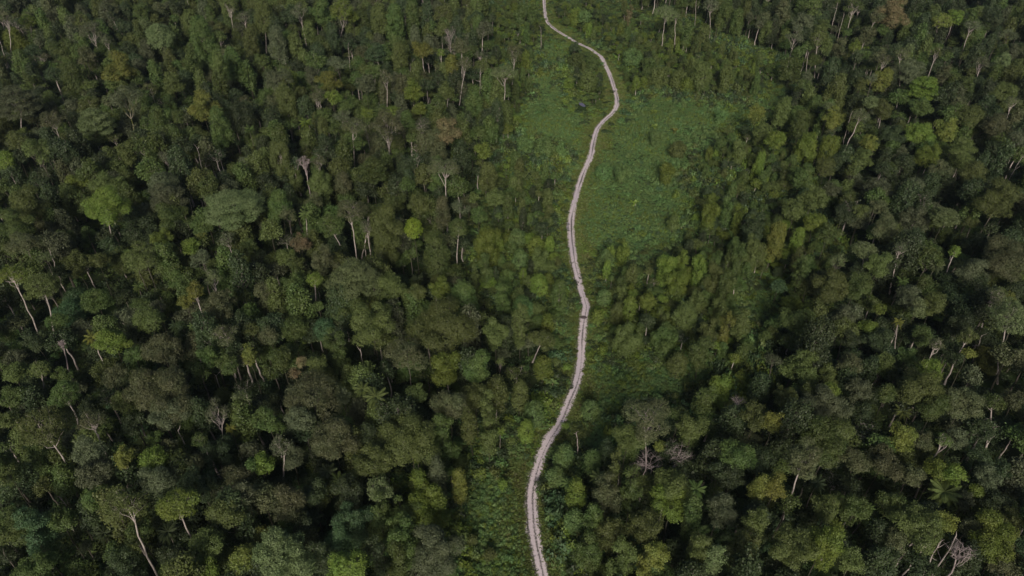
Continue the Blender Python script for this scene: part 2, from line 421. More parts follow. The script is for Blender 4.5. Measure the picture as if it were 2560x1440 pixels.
T[2,0] = """
O 1150 110 200 130 pale 24 1140 200 |flat pale parasol tree behind the thickets|
O 1230 130 60 60 pale 22 1225 260
O 1490 60 110 150 grey 24 1485 190 |grey crown on a white stem at the far edge|
K 1380 20 1370 180 pale |white pole behind the vine towers|
P 1540 190 60 70 olive 16
T 1600 110 120 200 green 17
V 1310 260 90 330 green 12 |tallest green vine tower|like a hanging curtain
T 1690 160 80 180 green 16
V 1210 190 100 160 green 12
V 1030 510 110 180 green 8
V 1100 590 130 160 olive 8
V 1240 600 110 170 olive 8
V 1330 520 90 180 olive 9
V 1430 560 150 260 olive 11 1400 700 |olive thicket tree with a white foot|
V 1610 560 100 260 olive 12 |vine-hung snag with a bare pale tip|
D 1830 870 120 160 yellow 14 |yellow-olive crown beside the gully|
D 1860 1000 130 260 olive 12
V 1700 1150 100 280 olive 9
C 1310 650 110 90 bright 6
C 1440 270 90 110 olive 9
V 60 130 90 200 green 10
V 150 100 90 150 green 9
C 270 700 10 10 green 3
B 190 350 50 50 pale 5 |pale banana plant left in the creepers|
B 345 350 30 40 lime 5 |lime banana plant on the creeper slope|
B 210 410 40 40 pale 4
B 825 480 50 60 bright 5 |banana plant near the track bend|
B 150 700 50 40 bright 4
B 1070 825 40 50 lime 4 |solitary banana plant in the brownish dip|
B 1495 800 30 30 pale 4
B 1070 940 30 30 lime 4
B 1360 960 50 30 bright 4
B 1220 970 20 30 yellow 4
B 340 1245 50 50 lime 5 |lime banana plant beside the bluish thicket|
B 140 1230 60 70 bright 6
K 215 210 215 320 twig |rusty snag in the creepers|
O 20 410 120 170 brown 24 5 620 |brown leafless-topped tree at the edge of the creepers|
C 900 440 150 150 green 6
V 880 130 50 90 rust 10 |small orange-leafed shrub tree|
C 540 130 110 120 green 6
V 470 130 90 120 bright 6
C 570 620 120 200 olive 7 |olive shrub mound inside the track bend|
C 600 480 120 160 green 7
C 470 480 110 160 green 7
V 100 1110 130 140 blue 6 |bluish thicket beside the creeper slope|
V 250 1120 150 160 blue 6
V 370 1130 80 120 blue 6
V 1080 1040 110 150 blue 5
V 1160 1300 110 180 bright 6
V 830 1300 120 150 green 5
C 690 1300 120 140 green 4
V 1560 880 90 90 green 5
C 1240 1130 130 130 olive 5
"""
T[3,0] = """
K 520 30 470 250 pale |long white pole leaning outward|
K 570 110 530 280 pale |shorter white pole next to the long one|
D 340 70 120 160 olive 21 300 160
O 640 60 130 180 green 22 612 165
D 930 130 210 250 rust 22 |big rusty-brown dome|on the far side of the track
D 810 130 100 120 brown 22 762 235 |small yellow-brown crown on a bent white stem|
D 740 280 130 180 brown 19
O 1290 170 150 160 yellow 22 1245 310 |yellow-green branching crown|
D 1400 130 130 160 bright 22 1320 350 |bright green feathery crown on a pale leaning stem|
O 1520 210 120 120 grey 24 1475 350 |grey crown with a white forked stem|
D 1640 170 190 220 dark 19
O 1800 270 110 110 grey 20
K 1910 240 1885 310 pale |short white snag at the far forest edge|
C 380 280 110 180 olive 21 350 550 |olive round head on three parallel white stems|
O 200 280 120 200 grey 22 152 480 |grey tree with a curved white trunk|
D 230 400 90 110 green 17
K 300 410 285 560 pale |white pole beside the three parallel stems|
T 440 340 70 100 olive 20
D 520 380 120 230 brown 20 |yellow-brown narrow crown among poles|
C 650 360 80 110 bright 21 592 525 |small bright crown on a slanting stem|
O 865 450 110 90 brown 23 850 545 |tiny parasol tree with a white fork|
O 1000 420 110 130 pale 21 1020 500
O 1060 370 70 100 pale 21
O 1260 410 80 150 olive 22 1210 550 |slim olive tree with a white trunk|
O 1600 480 110 150 grey 25 1540 655 |tree with a white candelabra of branches|
D 1760 460 110 130 pale 21
D 170 540 150 230 green 17
D 840 620 180 210 yellow 20 |yellow-flanked crown with a dark side|
O 780 600 80 110 grey 22
D 690 640 80 110 olive 19
U 1180 650 210 180 bright 20 |broad fan-leafed green crown|
D 1060 560 220 190 grey 19
D 1320 570 120 180 brown 18
D 1480 640 120 190 green 18
D 1760 690 150 200 olive 18
C 1690 560 50 50 olive 17
U 780 760 110 80 pale 21 |small crown with white splayed twigs|
D 860 830 160 160 olive 18 830 1030
O 460 810 90 90 pale 22
D 490 900 130 230 yellow 18 |dome lit yellow-green on one flank|
O 690 870 130 120 brown 24 608 1045 |brownish tree with the brightest pinkish trunk|
K 625 850 585 1000 pale |thin pole beside the pinkish trunk|
D 1140 820 130 160 green 17
D 1130 1010 190 180 bright 18 |bright leafy dome between dark gaps|
D 940 1020 150 170 dark 17
D 1330 990 170 150 yellow 17
D 1180 1180 190 170 bright 16
D 1440 1160 220 200 olive 18
D 1790 1240 0 0 dark 16
O 1830 780 120 120 pale 22 1785 920 |arching white branch over the dark forest|
D 1700 960 180 160 brown 18
O 1860 1060 140 200 grey 20
K 1905 1180 1805 1360 pale |stout pale leaning trunk at the forest edge|
D 760 1080 130 160 yellow 16
D 700 1200 170 190 olive 15
D 60 1060 150 180 bright 15
T 110 830 120 200 olive 16
T 240 930 120 200 green 15
T 290 1110 160 210 bright 14
T 460 1120 150 200 bright 14
D 250 1330 180 170 green 14
D 430 1260 170 180 olive 14
T 1380 690 20 60 twig 20
C 1500 880 230 170 olive 17
D 1290 1290 160 150 brown 16
C 1090 1390 140 100 grey 17
D 1520 1330 210 170 olive 17
"""
T[0,1] = """
D 800 130 320 280 bright 25 862 458 |big yellow-green crown on a straight white trunk|
D 220 130 260 230 olive 20 |broad olive dome|
D 110 280 260 260 green 22 |vivid green crown cut by the forest edge|
O 190 400 260 200 brown 23 |reddish-brown open crown|
K 375 440 485 715 pale |long thin white pole leaning|
K 430 10 460 80 grey |short grey pole|
O 90 640 220 180 bright 27 270 1030 |lime-topped tree with white fan limbs and a long trunk|
U 310 690 240 130 olive 25 355 860 |flat olive crown on a thin white stem|
O 340 500 100 130 pale 22
D 500 350 130 130 green 17
D 480 460 0 0 green 17
O 1080 490 270 260 olive 21 |olive crown with many pinkish branches|
P 1020 530 150 150 olive 17 |big-fronded palm under an olive crown|
P 1040 710 110 160 green 15 |drooping green palm below the big-fronded one|
D 890 500 130 210 olive 18
D 740 520 140 170 olive 17
D 580 560 160 260 olive 16
D 1220 350 140 130 bright 18
D 1440 420 130 150 bright 17
D 1280 440 110 110 green 17
P 1510 330 90 70 yellow 18 |small golden palm on top of the canopy|
D 1520 260 150 130 green 17
D 1260 60 230 230 grey 20 |round grey-green crown of fine leaves|
D 1290 200 230 150 green 18
K 1425 70 1455 190 pale |pale pole before the spreading fan tree|
U 1740 110 420 280 pale 23 |largest spreading sage-green fan tree|
O 1520 520 160 180 grey 22 |grey narrow tree of white twigs|
O 1600 660 150 180 pale 22 1620 755 |grey tree with a white Y-shaped stem|
D 1460 750 150 130 yellow 24 1508 900 |yellow-green parasol with a white stem|
O 1500 860 170 120 brown 20
D 1390 830 110 90 yellow 21
D 1660 870 230 260 brown 19 |large brownish billowing crown|
O 1690 1080 200 200 brown 20 1725 1215 |brown crown on forking pinkish limbs|
P 1450 1010 90 110 olive 17 |olive palm hanging at a dark gap|
P 690 1090 150 110 yellow 19 720 1175 |golden fan palm|
D 850 1130 220 180 bright 19 |bright light green lobed crown|
D 1130 980 200 150 olive 17
D 1210 1190 230 250 brown 19 |broad brown-olive leafy crown|
D 1010 1230 130 140 green 17
U 720 800 210 180 green 13
U 520 900 260 170 blue 8
U 560 770 160 110 blue 7
C 1050 850 130 100 green 17
C 1180 870 120 100 grey 16
C 430 980 150 130 green 14
D 270 1130 190 170 dark 16
U 300 1320 140 110 olive 18 315 1430
X 470 1150 60 90 twig 18 525 1340 |leafless kinked white sapling|
D 470 1380 120 110 green 14
D 60 1080 120 200 green 16
D 100 1360 180 150 olive 15
D 100 1250 150 110 grey 15
D 1720 1310 170 170 green 17
D 1560 1260 140 230 green 17
D 1870 1240 120 200 yellow 18
D 880 1390 170 110 brown 17
D 1340 660 130 200 green 15
D 1870 430 120 150 green 16
D 1230 1400 160 120 olive 15
K 0 985 25 1030 pale |stub of white trunk at the forest edge|
K 1620 1380 1640 1440 pale |short pinkish stem|
D 1880 1030 110 110 olive 16
D 420 600 100 120 dark 14
P 1320 1000 140 100 dark 12
"""
T[1,1] = """
T 180 110 170 230 green 19
O 240 190 120 180 brown 19
P 370 170 125 110 olive 21 377 290 |starry olive palm on a thin pale stem|
D 440 80 120 110 brown 19
O 700 150 260 190 brown 26 748 465 |wide crown with white arms on a tall pinkish trunk|
U 560 240 190 200 green 22 660 440 |green flat-layered tree|
U 850 130 120 130 green 22 805 430
O 830 270 110 130 grey 20 862 510 |narrow grey tree with a long white stem|
T 980 300 210 400 olive 20 |tallest olive tower of hanging leaves|
C 1180 280 130 180 lime 20 |vivid lime-green crown|the brightest in the forest
D 1220 100 180 200 olive 19
D 1050 90 150 170 green 18
T 1400 150 110 330 brown 19 |vine-wrapped brown column|
O 1530 120 140 110 grey 18
C 1520 280 150 160 green 19 1515 510 |rounded vine-hung crown on a pale stem|
D 1670 180 120 180 green 14
D 1790 50 150 130 olive 14 |olive-yellow crown at the thicket edge|
D 330 390 130 130 rust 18 |small rusty crown|
D 230 500 130 110 olive 16
D 500 530 190 190 brown 17 |brown rounded crown behind the sage plates|
D 300 550 130 130 green 16
U 730 640 360 340 pale 23 |great layered sage-green crown|like stacked plates
D 1010 720 220 190 olive 18
C 440 660 110 100 bright 22 448 750 |small leafy head on a short white stem|
D 280 700 180 230 green 16
D 60 740 140 200 brown 17
C 1360 510 190 130 green 13
D 1370 740 150 240 bright 14
D 1190 770 140 140 olive 15
C 1030 870 120 120 green 15
D 660 880 250 150 green 15
D 870 990 320 300 olive 19 |wide olive dome with fine veins|
D 850 870 60 60 yellow 20
D 1400 1060 500 330 olive 18 |largest olive-green spreading crown|
O 1130 1230 330 230 brown 20 |broad crown full of pinkish bare branches|
D 100 1090 150 190 brown 17
U 270 1010 220 160 green 16
U 500 1020 180 150 blue 13
D 190 1260 170 200 green 17
D 70 1340 0 0 olive 17
D 340 1280 80 110 rust 19 |reddish-tipped small crown|
D 470 1320 160 180 olive 17
D 290 1370 80 60 rust 17
D 1420 1340 230 170 bright 15
D 1660 1340 240 200 green 15
D 600 1230 160 120 green 13
K 785 1195 795 1290 pale |short pinkish snag|
C 1560 860 200 140 green 12
V 1740 430 220 180 bright 9
V 1720 590 110 180 green 9
V 1640 640 60 140 olive 9
V 1870 680 120 140 green 8
P 1210 650 120 90 dark 10
B 1560 550 30 50 lime 5
D 1790 1090 190 280 olive 14
O 1830 1290 60 160 olive 15
D 620 430 130 100 dark 15
D 470 860 70 90 green 16
D 30 130 110 190 green 16
D 1850 820 130 140 green 10
"""
T[2,1] = """
C 180 420 110 110 bright 6
V 210 520 120 160 olive 7
C 60 520 110 120 green 6
C 200 710 140 100 bright 6
C 80 880 150 150 dark 6
P 265 865 80 60 green 5 |small palm beside the track|
B 920 30 60 60 lime 5 |pale double banana plant in the wide clearing|
V 1480 190 130 170 bright 8 |vine-hung mound at the clearing edge|
V 1610 160 110 130 green 9
V 1690 210 90 110 bright 9
C 1210 240 90 90 olive 4
B 1285 205 40 25 pale 4
V 830 450 110 110 bright 5
V 740 440 60 90 bright 5
V 1150 590 150 150 bright 8 |bright heaped vine mound|
V 1260 560 110 130 bright 8
V 1400 600 130 180 bright 9
V 1520 580 110 150 green 9
V 1690 530 110 150 green 10
V 1240 700 170 140 bright 7
V 1500 680 140 130 olive 9
V 1380 840 130 110 olive 7
V 820 780 80 170 olive 6
C 880 890 100 140 bright 7 |rounded light shrub mound|
C 690 800 110 130 green 4
C 640 950 100 120 bright 4
V 860 1120 190 200 olive 7 |olive double mound below the rounded shrub|
V 960 1080 60 130 green 7
V 1130 950 100 150 olive 6
V 1150 1130 190 160 green 7
C 1290 960 170 170 olive 8
V 1590 1060 100 200 yellow 11 |narrow yellow-olive crown|
D 1460 1080 130 160 olive 10
D 1720 1010 160 200 olive 11
D 1410 1230 180 200 green 10
C 1240 1310 150 130 olive 6
D 220 1110 160 160 olive 9 170 1220
D 60 1050 150 200 olive 12
C 230 1330 130 140 bright 6
V 1600 720 150 140 green 10
V 1800 450 130 150 olive 11
D 1800 300 160 160 dark 12
D 1620 130 0 0 green 9
V 1550 900 130 110 olive 7
C 700 500 110 100 green 4
B 290 1390 25 60 pale 4
C 560 960 0 0 green 3
C 240 620 0 0 green 5
C 40 360 130 90 green 5
C 560 560 100 90 bright 3
V 1190 440 0 0 green 5
"""
T[3,1] = """
T 60 360 130 350 yellow 13 |yellow-green tall mound|
T 220 360 90 220 bright 12
D 200 150 180 160 olive 15
D 340 240 170 190 bright 14 |fresh green leafy mound|
D 450 330 150 160 green 14
D 690 160 120 150 olive 16
D 820 120 120 150 brown 17
D 560 180 160 150 dark 15
D 870 290 200 230 brown 18 |brownish grainy crown|
D 1080 260 220 340 grey 18 |large dark grey-green crown|
O 1170 90 150 200 dark 20 1130 160
O 990 440 110 120 grey 20 960 555 |thin tree with a white forked stem|
U 1330 180 190 130 pale 20 |pale layered crown over a black gap|
C 1400 450 70 100 bright 22 1335 625 |small bright head on a white crooked stem|
U 730 430 170 120 pale 19 710 540 |pale open twiggy crown|
O 520 530 110 180 pale 18 |pale upright twiggy tree|
D 830 560 190 220 olive 17
D 240 620 130 150 green 12
D 460 720 250 240 olive 16 |large dark olive dome with faint trunks|
D 650 720 220 230 green 16
F 1010 670 110 110 green 12 |bluish tree fern|
D 1060 810 200 190 grey 16
D 1230 850 180 220 olive 17 |olive crown with a greyish front|
D 1110 890 110 170 pale 18
D 1160 680 110 150 green 15
P 1260 550 140 130 grey 16 |grey drooping palm|
C 840 880 80 90 bright 16 |small bright spiky crown|
P 978 975 95 75 yellow 17 985 1035 |golden starry palm|
D 570 950 170 150 grey 16
D 210 970 210 150 olive 14
D 380 990 170 170 olive 14
D 760 1020 130 110 bright 15
D 830 1120 200 130 dark 15
D 620 1120 140 110 dark 14
D 1710 90 290 330 olive 19 |very large dark olive crown|
D 1760 520 320 330 brown 20 |broad brownish crown with fine pale limbs|
O 1680 800 180 180 brown 22 1640 910 |brown crown with a white stem|
O 1820 940 340 200 pale 27 1745 1375 |tallest white-trunked tree|with level white arms, at the forest edge
D 1500 1090 110 130 olive 20 1370 1350 |slim olive crown on two slanting stems|
D 1620 1270 220 240 yellow 18 |yellow-olive billowing crown|
D 1510 1210 90 80 yellow 18
D 1800 790 90 130 yellow 18
D 1440 1020 180 150 dark 17
O 1255 1150 100 150 brown 20 1210 1280 |brown tree with a pinkish crooked trunk|
D 1190 1380 200 160 bright 17 |bright green crown beneath the crooked trunk|
D 880 1280 150 150 olive 16
D 600 1290 180 190 brown 17 |brown-green dome with a lighter rim|
D 280 1270 160 110 olive 15
O 35 1260 120 70 grey 15 |patch of bare white twigs|
D 460 1380 150 110 olive 14
D 1040 1240 130 170 green 15
D 1150 1100 160 130 green 15
U 80 700 110 80 blue 8
D 290 1390 160 90 olive 14
K 1600 1080 1560 1190 pale |thin white pole among dark crowns|
D 1800 1150 0 0 dark 16
D 1330 650 150 110 dark 15
D 1530 630 220 130 grey 17
D 330 60 190 110 olive 14
"""
T[0,2] = """
O 330 350 380 380 olive 25 620 780 |broad olive crown with white ribs|on a long slanting trunk
O 690 300 200 230 brown 23 745 420 |brown wispy crown|
D 680 520 250 220 grey 19
D 720 690 250 230 grey 18 |greyish plumed crown|
D 930 560 160 210 yellow 20 925 690 |yellow-flecked crown|
C 1150 570 200 180 bright 19 |round fresh-green top over a grey crown|
D 1190 710 250 200 grey 17
D 1220 100 400 200 brown 19 |broad brown-green flat dome|
D 1260 230 300 190 grey 17
U 480 60 200 170 green 22 535 200 |leafy crown on a short white stem|
D 50 650 230 470 green 20 |huge mid-green crown cut by the forest edge|
D 110 100 190 160 green 15
D 310 600 120 150 green 13
O 940 900 300 310 olive 26 1200 1440 |crown with a bare white nest of limbs|on a long leaning white trunk
D 1330 920 290 260 bright 24 1430 1220 |round leafy crown with a pinkish trunk|
D 720 860 210 260 green 16
D 170 1060 280 240 green 16
D 300 1200 260 200 blue 12
D 460 1030 200 150 green 15
D 1040 1120 170 260 green 17
C 1500 420 100 110 green 20 1575 570 |small round crown on a thin leaning stem|
D 1150 410 100 110 green 16
D 1480 770 260 300 dark 17 |darkest round crown|
D 1700 960 260 200 olive 19
D 1560 1200 250 280 olive 18 |wide dark crown with small pale flecks|
D 1830 860 200 230 grey 18
D 1780 700 190 160 brown 16
O 1640 240 170 290 grey 20 1650 400 |ragged grey crown with white stems|
D 1800 130 140 220 pale 19 1875 270 |pale-flecked lobed crown|
U 1830 1300 220 250 yellow 21 1870 1440 |yellow-green tree with bare white cross branches|at the near edge
D 1560 1410 180 110 bright 17
D 870 1290 190 200 green 15
D 960 1400 200 130 dark 13
D 1300 1300 200 180 dark 14
P 780 1120 150 150 dark 10
P 1260 1110 200 130 dark 12 |dark wide-fronded palm|
D 940 150 190 200 olive 17
D 270 1420 250 140 green 14
K 1335 350 1410 520 pale |thin white pole in a dark gap|
K 460 850 490 900 pale |pale stub|
K 500 870 545 960 moss |orange-brown mossy stem|
D 1000 300 180 200 dark 15
D 620 980 0 0 green 13
D 50 1260 170 170 dark 14
D 1280 470 120 120 brown 17
P 1730 330 100 100 yellow 15 |yellow-tipped palm fronds|
D 1890 620 100 110 green 18
D 60 280 120 140 olive 14
K 40 1290 130 1400 grey |dim leaning trunk|
D 1620 520 220 180 dark 14
D 1450 600 150 110 brown 15
"""
T[1,2] = """
O 420 110 450 290 brown 19 |large orange-tinged crown|with two broken white limbs
P 900 100 210 200 olive 18 905 250 |great pair of yellow-edged palms|in a dark gap
P 800 40 160 130 olive 17 |farther palm of the great pair|
D 80 270 180 220 green 18 |leafy mid-green crown of small lobes|
D 340 270 220 200 grey 18
F 690 270 80 70 green 14 |tree fern by the great palms|
D 580 440 320 280 brown 18 |broad brown crown|
O 200 470 160 190 grey 19 205 590 |thin tree with white herringbone twigs|
D 270 560 180 170 grey 16
D 60 610 160 200 bright 17 |smooth fresh green dome|
D 240 920 270 380 brown 20 |rosy-brown thin crown with a bare pinkish streak|
D 430 830 200 250 dark 16
D 890 600 240 230 olive 17 |olive dome of fine leaves|
D 930 800 170 180 pale 16 905 870
P 540 660 180 110 brown 12 |palm with withered brown fronds|
P 620 730 180 110 green 12 |green palm in front of the withered one|
F 870 950 110 110 green 9 |tree fern in the dark thicket|
F 1465 665 85 90 bright 8 |starry light tree fern|
F 1210 565 90 85 bright 9 |first of two neighbouring tree ferns|
F 1310 545 90 80 green 9 |second of two neighbouring tree ferns|
F 1835 355 75 90 bright 8 |tree fern in the thicket near the track|
P 430 1010 180 150 dark 10
D 1150 420 460 280 olive 17 |very broad olive-brown crown|
D 1100 330 0 0 olive 16
D 1450 160 230 270 brown 17 |brown crown streaked with hanging leaves|
D 1200 80 150 130 olive 16
D 1640 100 220 200 olive 14
D 1750 240 130 180 olive 13
D 1600 330 130 160 olive 13
D 1400 420 220 180 green 12
D 1400 470 0 0 green 12
C 1370 740 130 110 grey 11 |greyish rounded bush|
C 1530 790 110 110 yellow 9
D 700 860 230 220 dark 13
D 1300 890 330 200 bright 11 |bright bumpy thicket crown|
D 1150 1000 200 160 green 11
D 720 1090 280 220 blue 10
D 940 1040 220 170 green 11
D 1090 1190 260 180 green 12
D 1350 1290 380 280 grey 13 |large speckled grey-green crown|near the lower clearing
D 200 1320 400 260 pale 18 |pale green many-lobed crown|at the near edge
D 700 1370 290 240 bright 19 |bright yellow-green crown|at the near edge
D 60 1140 140 140 yellow 17
D 390 1160 170 170 dark 12
D 620 1210 220 140 blue 10
C 1480 900 0 0 green 7
D 1080 1340 180 160 green 11
D 520 1340 210 160 dark 12
D 100 60 0 0 green 15
D 1750 440 150 130 olive 9
C 1850 690 120 150 bright 6
C 1620 1120 150 130 olive 5
C 1750 1230 180 140 olive 5
D 930 1330 150 160 dark 11
C 1560 1170 70 50 yellow 4
D 1010 300 120 100 olive 16
D 860 380 170 170 dark 14
D 660 100 120 130 grey 15
P 790 960 90 50 lime 8
"""
T[2,2] = """
O 1000 260 430 260 brown 22 1005 400 |spreading brown crown with a bright white hub of limbs|
D 870 420 220 220 olive 17
X 1010 590 220 160 twig 15 |tangled dead mauve crown|
X 1240 540 230 130 twig 15 |second tangle of dead mauve twigs|beside the first
C 1110 470 80 90 yellow 15 |small yellow-green tuft among the dead twigs|
D 1360 330 200 220 olive 16
C 1255 230 130 110 green 14
C 1362 235 35 45 yellow 17 |bright yellow flowering tip|
D 1080 80 0 0 green 5
P 655 700 170 130 olive 11 |yellow-tipped palm near the track|
P 425 750 140 90 green 8 |broad green palm near the track|
C 480 850 140 160 bright 8 |fresh green round bush below the broad palm|
D 700 870 190 230 brown 13 |brownish grainy dome below the yellow-tipped palm|
D 770 670 100 130 olive 12
D 1180 770 280 220 olive 16 |many-branched olive crown|
D 1200 900 270 140 bright 15
D 890 850 150 180 green 13
P 1380 790 170 130 green 13 |dark feathery palm|
D 1680 540 280 250 green 16 |wide blue-green smooth crown|
D 1830 240 190 190 olive 17
X 1700 140 120 110 twig 14 |greyish dead bush crown|
D 1560 950 240 230 grey 14
D 1860 790 140 260 yellow 17
D 1330 1050 160 230 green 13
F 1040 985 90 80 bright 10 |small fern crown in a gap|
D 990 1100 260 250 olive 14 |olive-brown lobed crown|
D 1080 1290 190 180 yellow 14
D 620 1040 180 220 green 10
D 750 1150 180 170 olive 11
D 1380 1280 200 150 olive 13
D 1830 1030 190 240 olive 17 |yellow-flecked tall crown|
D 1760 1220 230 220 olive 16
D 1490 1380 160 130 pale 13
D 990 1410 110 90 yellow 13
D 1650 720 170 150 dark 14
D 1550 650 150 130 dark 14
D 820 1360 170 130 olive 11
C 90 400 0 0 green 6
C 60 110 130 160 olive 8
C 110 370 200 140 bright 6
C 160 240 150 140 green 6
C 390 560 160 170 green 5
C 330 700 130 150 green 4
C 350 920 120 130 green 4
C 470 1040 150 130 green 5
C 560 500 80 80 bright 5
C 470 440 90 90 green 5
C 580 200 130 120 green 4
K 480 370 485 440 twig |small broken snag near the track|
C 40 130 0 0 green 6
C 600 600 130 130 dark 6
F 420 740 0 0 green 6
D 1430 150 180 150 green 9
D 1550 60 200 150 bright 8
D 1650 150 0 0 olive 12
P 1700 1290 130 110 dark 12
B 1440 1010 60 90 bright 8
C 30 640 120 160 bright 5
C 700 540 110 100 dark 8
D 560 1290 190 160 green 8
D 640 1180 120 100 green 8
"""
T[3,2] = """
D 270 560 280 300 brown 23 122 970 |brown crown on a slanting pinkish-white trunk|
D 50 780 150 330 yellow 18 |yellow-speckled hanging crown|
D 40 300 150 200 yellow 18
D 430 410 400 220 green 17 |broad leafy green crown behind the brown one|
D 500 500 200 150 green 16
C 470 50 120 120 bright 17 |vivid green round tuft|
D 370 150 250 180 grey 16
D 690 60 170 130 grey 16
D 880 80 130 230 green 18
D 1140 50 330 120 olive 19 |olive arch of leaves over a black gap|
D 1230 200 170 260 green 18
D 1450 180 240 240 brown 19 |grainy grey-brown crown|
D 1400 420 150 230 grey 17
U 1700 130 130 110 green 20 1695 290 |small green parasol tree|
D 1010 400 180 250 yellow 18 |yellow-green hanging crown|
D 870 590 260 170 brown 17
D 1160 430 170 130 brown 17
O 1310 440 120 160 green 19 1270 505 |light crown with a diagonal white limb|
D 660 580 200 230 brown 17
D 700 220 150 130 dark 14
P 1010 210 150 110 olive 14
D 1060 700 150 190 brown 16
D 1260 640 170 160 bright 17 |bright feathery crown|
D 1390 700 170 200 bright 17
P 1320 810 280 160 olive 15 |large olive palm with drooping fronds|
B 550 740 110 120 pale 12
P 370 740 160 150 dark 12 |dark palm beside the slanting trunk|
D 440 940 220 200 olive 16
D 660 930 190 180 green 16 |leafy crown over fan-palm spikes|
P 750 930 120 160 green 13
D 910 920 200 260 green 16
D 170 1240 280 330 olive 17 |large olive lumpy crown|
T 440 1200 220 260 bright 17 |bright vine-hung crown with an orange fork|
D 620 1330 200 200 olive 16
C 510 1060 90 80 bright 14
D 1100 1060 330 220 olive 18 |olive crown overhanging the bare stems|
D 1330 1040 140 180 yellow 19
K 1115 1150 1005 1300 pale |first bare stem of the near thicket|pinkish and slanting
K 1185 1200 1065 1360 pale |second bare stem of the near thicket|bent at the top
K 1285 1190 1165 1425 pale |third bare stem of the near thicket|thin and straight
K 1405 1150 1225 1435 pale |longest bare stem of the near thicket|
X 1440 1270 170 240 twig 20 1340 1440 |dead tree with level mauve twigs|beside the longest bare stem
D 1680 1170 320 320 bright 18 |big fresh green crown|at the near edge farthest from the track
D 1760 1370 200 160 brown 15
D 1880 1230 110 190 blue 16
D 1640 720 180 200 grey 16
C 1560 800 90 90 bright 15
D 1570 560 200 160 dark 16
D 1750 640 170 170 dark 15
D 1870 650 110 190 green 16
K 1840 370 1770 490 pale |thin pole in the dark corner|
D 1850 130 140 170 brown 16
D 1810 1010 170 140 olive 15
D 1720 900 200 150 dark 14
D 1470 880 140 150 grey 14
D 300 50 110 110 green 15
D 1600 370 170 150 dark 15
D 120 100 170 130 olive 15
D 560 200 150 150 grey 15
D 960 1180 150 110 brown 14
D 1180 640 0 0 green 15
P 820 1060 130 110 dark 12
D 1500 1080 130 150 brown 17
"""
# ------------------------------------------------------------------ ground shape and regions
RP = np.array([at(x, y, 0)[:2] for x, y in ROAD_PX])
def catmull(P, per=8):
    out = []
    for i in range(1, len(P) - 2):
        p0, p1, p2, p3 = P[i - 1], P[i], P[i + 1], P[i + 2]
        for t in np.linspace(0, 1, per, endpoint=False):
            out.append(.5 * ((2 * p1) + (-p0 + p2) * t + (2 * p0 - 5 * p1 + 4 * p2 - p3) * t * t + (-p0 + 3 * p1 - 3 * p2 + p3) * t ** 3))
    return np.array(out)
RC = catmull(RP, 8)
seg = np.linalg.norm(np.diff(RC, axis=0), axis=1); cum = np.r_[0, np.cumsum(seg)]
s_ = np.arange(0, cum[-1], 0.8); RC = np.stack([np.interp(s_, cum, RC[:, 0]), np.interp(s_, cum, RC[:, 1])], 1)
for _ in range(4): RC[1:-1] = (RC[:-2] + 2 * RC[1:-1] + RC[2:]) / 4
def road_dist(x, y):
    x = np.atleast_1d(np.asarray(x, float)); y = np.atleast_1d(np.asarray(y, float)); d = np.full(x.shape, 1e9)
    S = RC[::3]
    for k in range(0, len(x), 20000):
        a = slice(k, k + 20000)
        d[a] = np.sqrt(((x[a, None] - S[None, :, 0]) ** 2 + (y[a, None] - S[None, :, 1]) ** 2).min(1))
    return d
POND = at(1455, 262, 0)[:2]
def ground_z(x, y):
    x = np.asarray(x, float); y = np.asarray(y, float)
    z = 1.6 * np.sin(x / 41 + 1) * np.cos(y / 57) + 1.0 * np.sin(x / 23 + y / 31) + .8
    d = road_dist(x.ravel(), y.ravel()).reshape(x.shape)
    k = np.clip((d - 8) / 22, 0, 1); k = k * k * (3 - 2 * k)
    dp = np.hypot(x - POND[0], y - POND[1]); kp = np.clip((dp - 5) / 12, 0, 1)
    return z * k * kp - 0
def inside(poly, X, Y):
    P = np.array(poly, float); r = np.zeros(np.shape(X), bool); j = len(P) - 1
    for i in range(len(P)):
        xi, yi, xj, yj = P[i, 0], P[i, 1], P[j, 0], P[j, 1]
        c = ((yi > Y) != (yj > Y)) & (X < (xj - xi) * (Y - yi) / (yj - yi + 1e-9) + xi); r ^= c; j = i
    return r
def wob(x, y, s): return np.sin(x / s + 1.3 * np.sin(y / s * 1.7)) + np.cos(y / s * 1.3 + np.sin(x / s * 2.1))
def region(px, py):                                 # 0 open carpet, 1 thicket, 2 forest
    px = np.asarray(px, float); py = np.asarray(py, float)
    wx = px + 9 * wob(px, py, 23); wy = py + 7 * wob(py, px, 19)
    r = np.full(px.shape, 2)
    for P in SHRUB: r[inside(P, wx, wy)] = 1
    for P in OPEN: r[inside(P, wx, wy)] = 0
    return r

# ------------------------------------------------------------------ ground sheet
m_ground, t = new_mat('forest_floor')
geo = N(t, 'ShaderNodeNewGeometry')
f1 = ramp(t, noise(t, geo.outputs['Position'], 0.08, 5, .6), .4, .6); f2 = ramp(t, noise(t, geo.outputs['Position'], 1.3, 5, .7), .35, .7)
c = mixc(t, f2, (0.028, 0.046, 0.016), (0.045, 0.045, 0.024)); c = mixc(t, f1, c, (0.032, 0.055, 0.017))
b = N(t, 'ShaderNodeBsdfPrincipled'); b.inputs['Roughness'].default_value = .95; b.inputs['Specular IOR Level'].default_value = .1
t.links.new(c, b.inputs['Base Color']); o = N(t, 'ShaderNodeOutputMaterial'); t.links.new(b.outputs[0], o.inputs[0])
xs = np.r_[np.linspace(-2500, -520, 12), np.arange(-500, 501, 5.0), np.linspace(520, 2500, 12)]
ys = np.r_[np.linspace(-1500, 20, 10), np.arange(30, 761, 5.0), np.linspace(790, 3500, 14)]
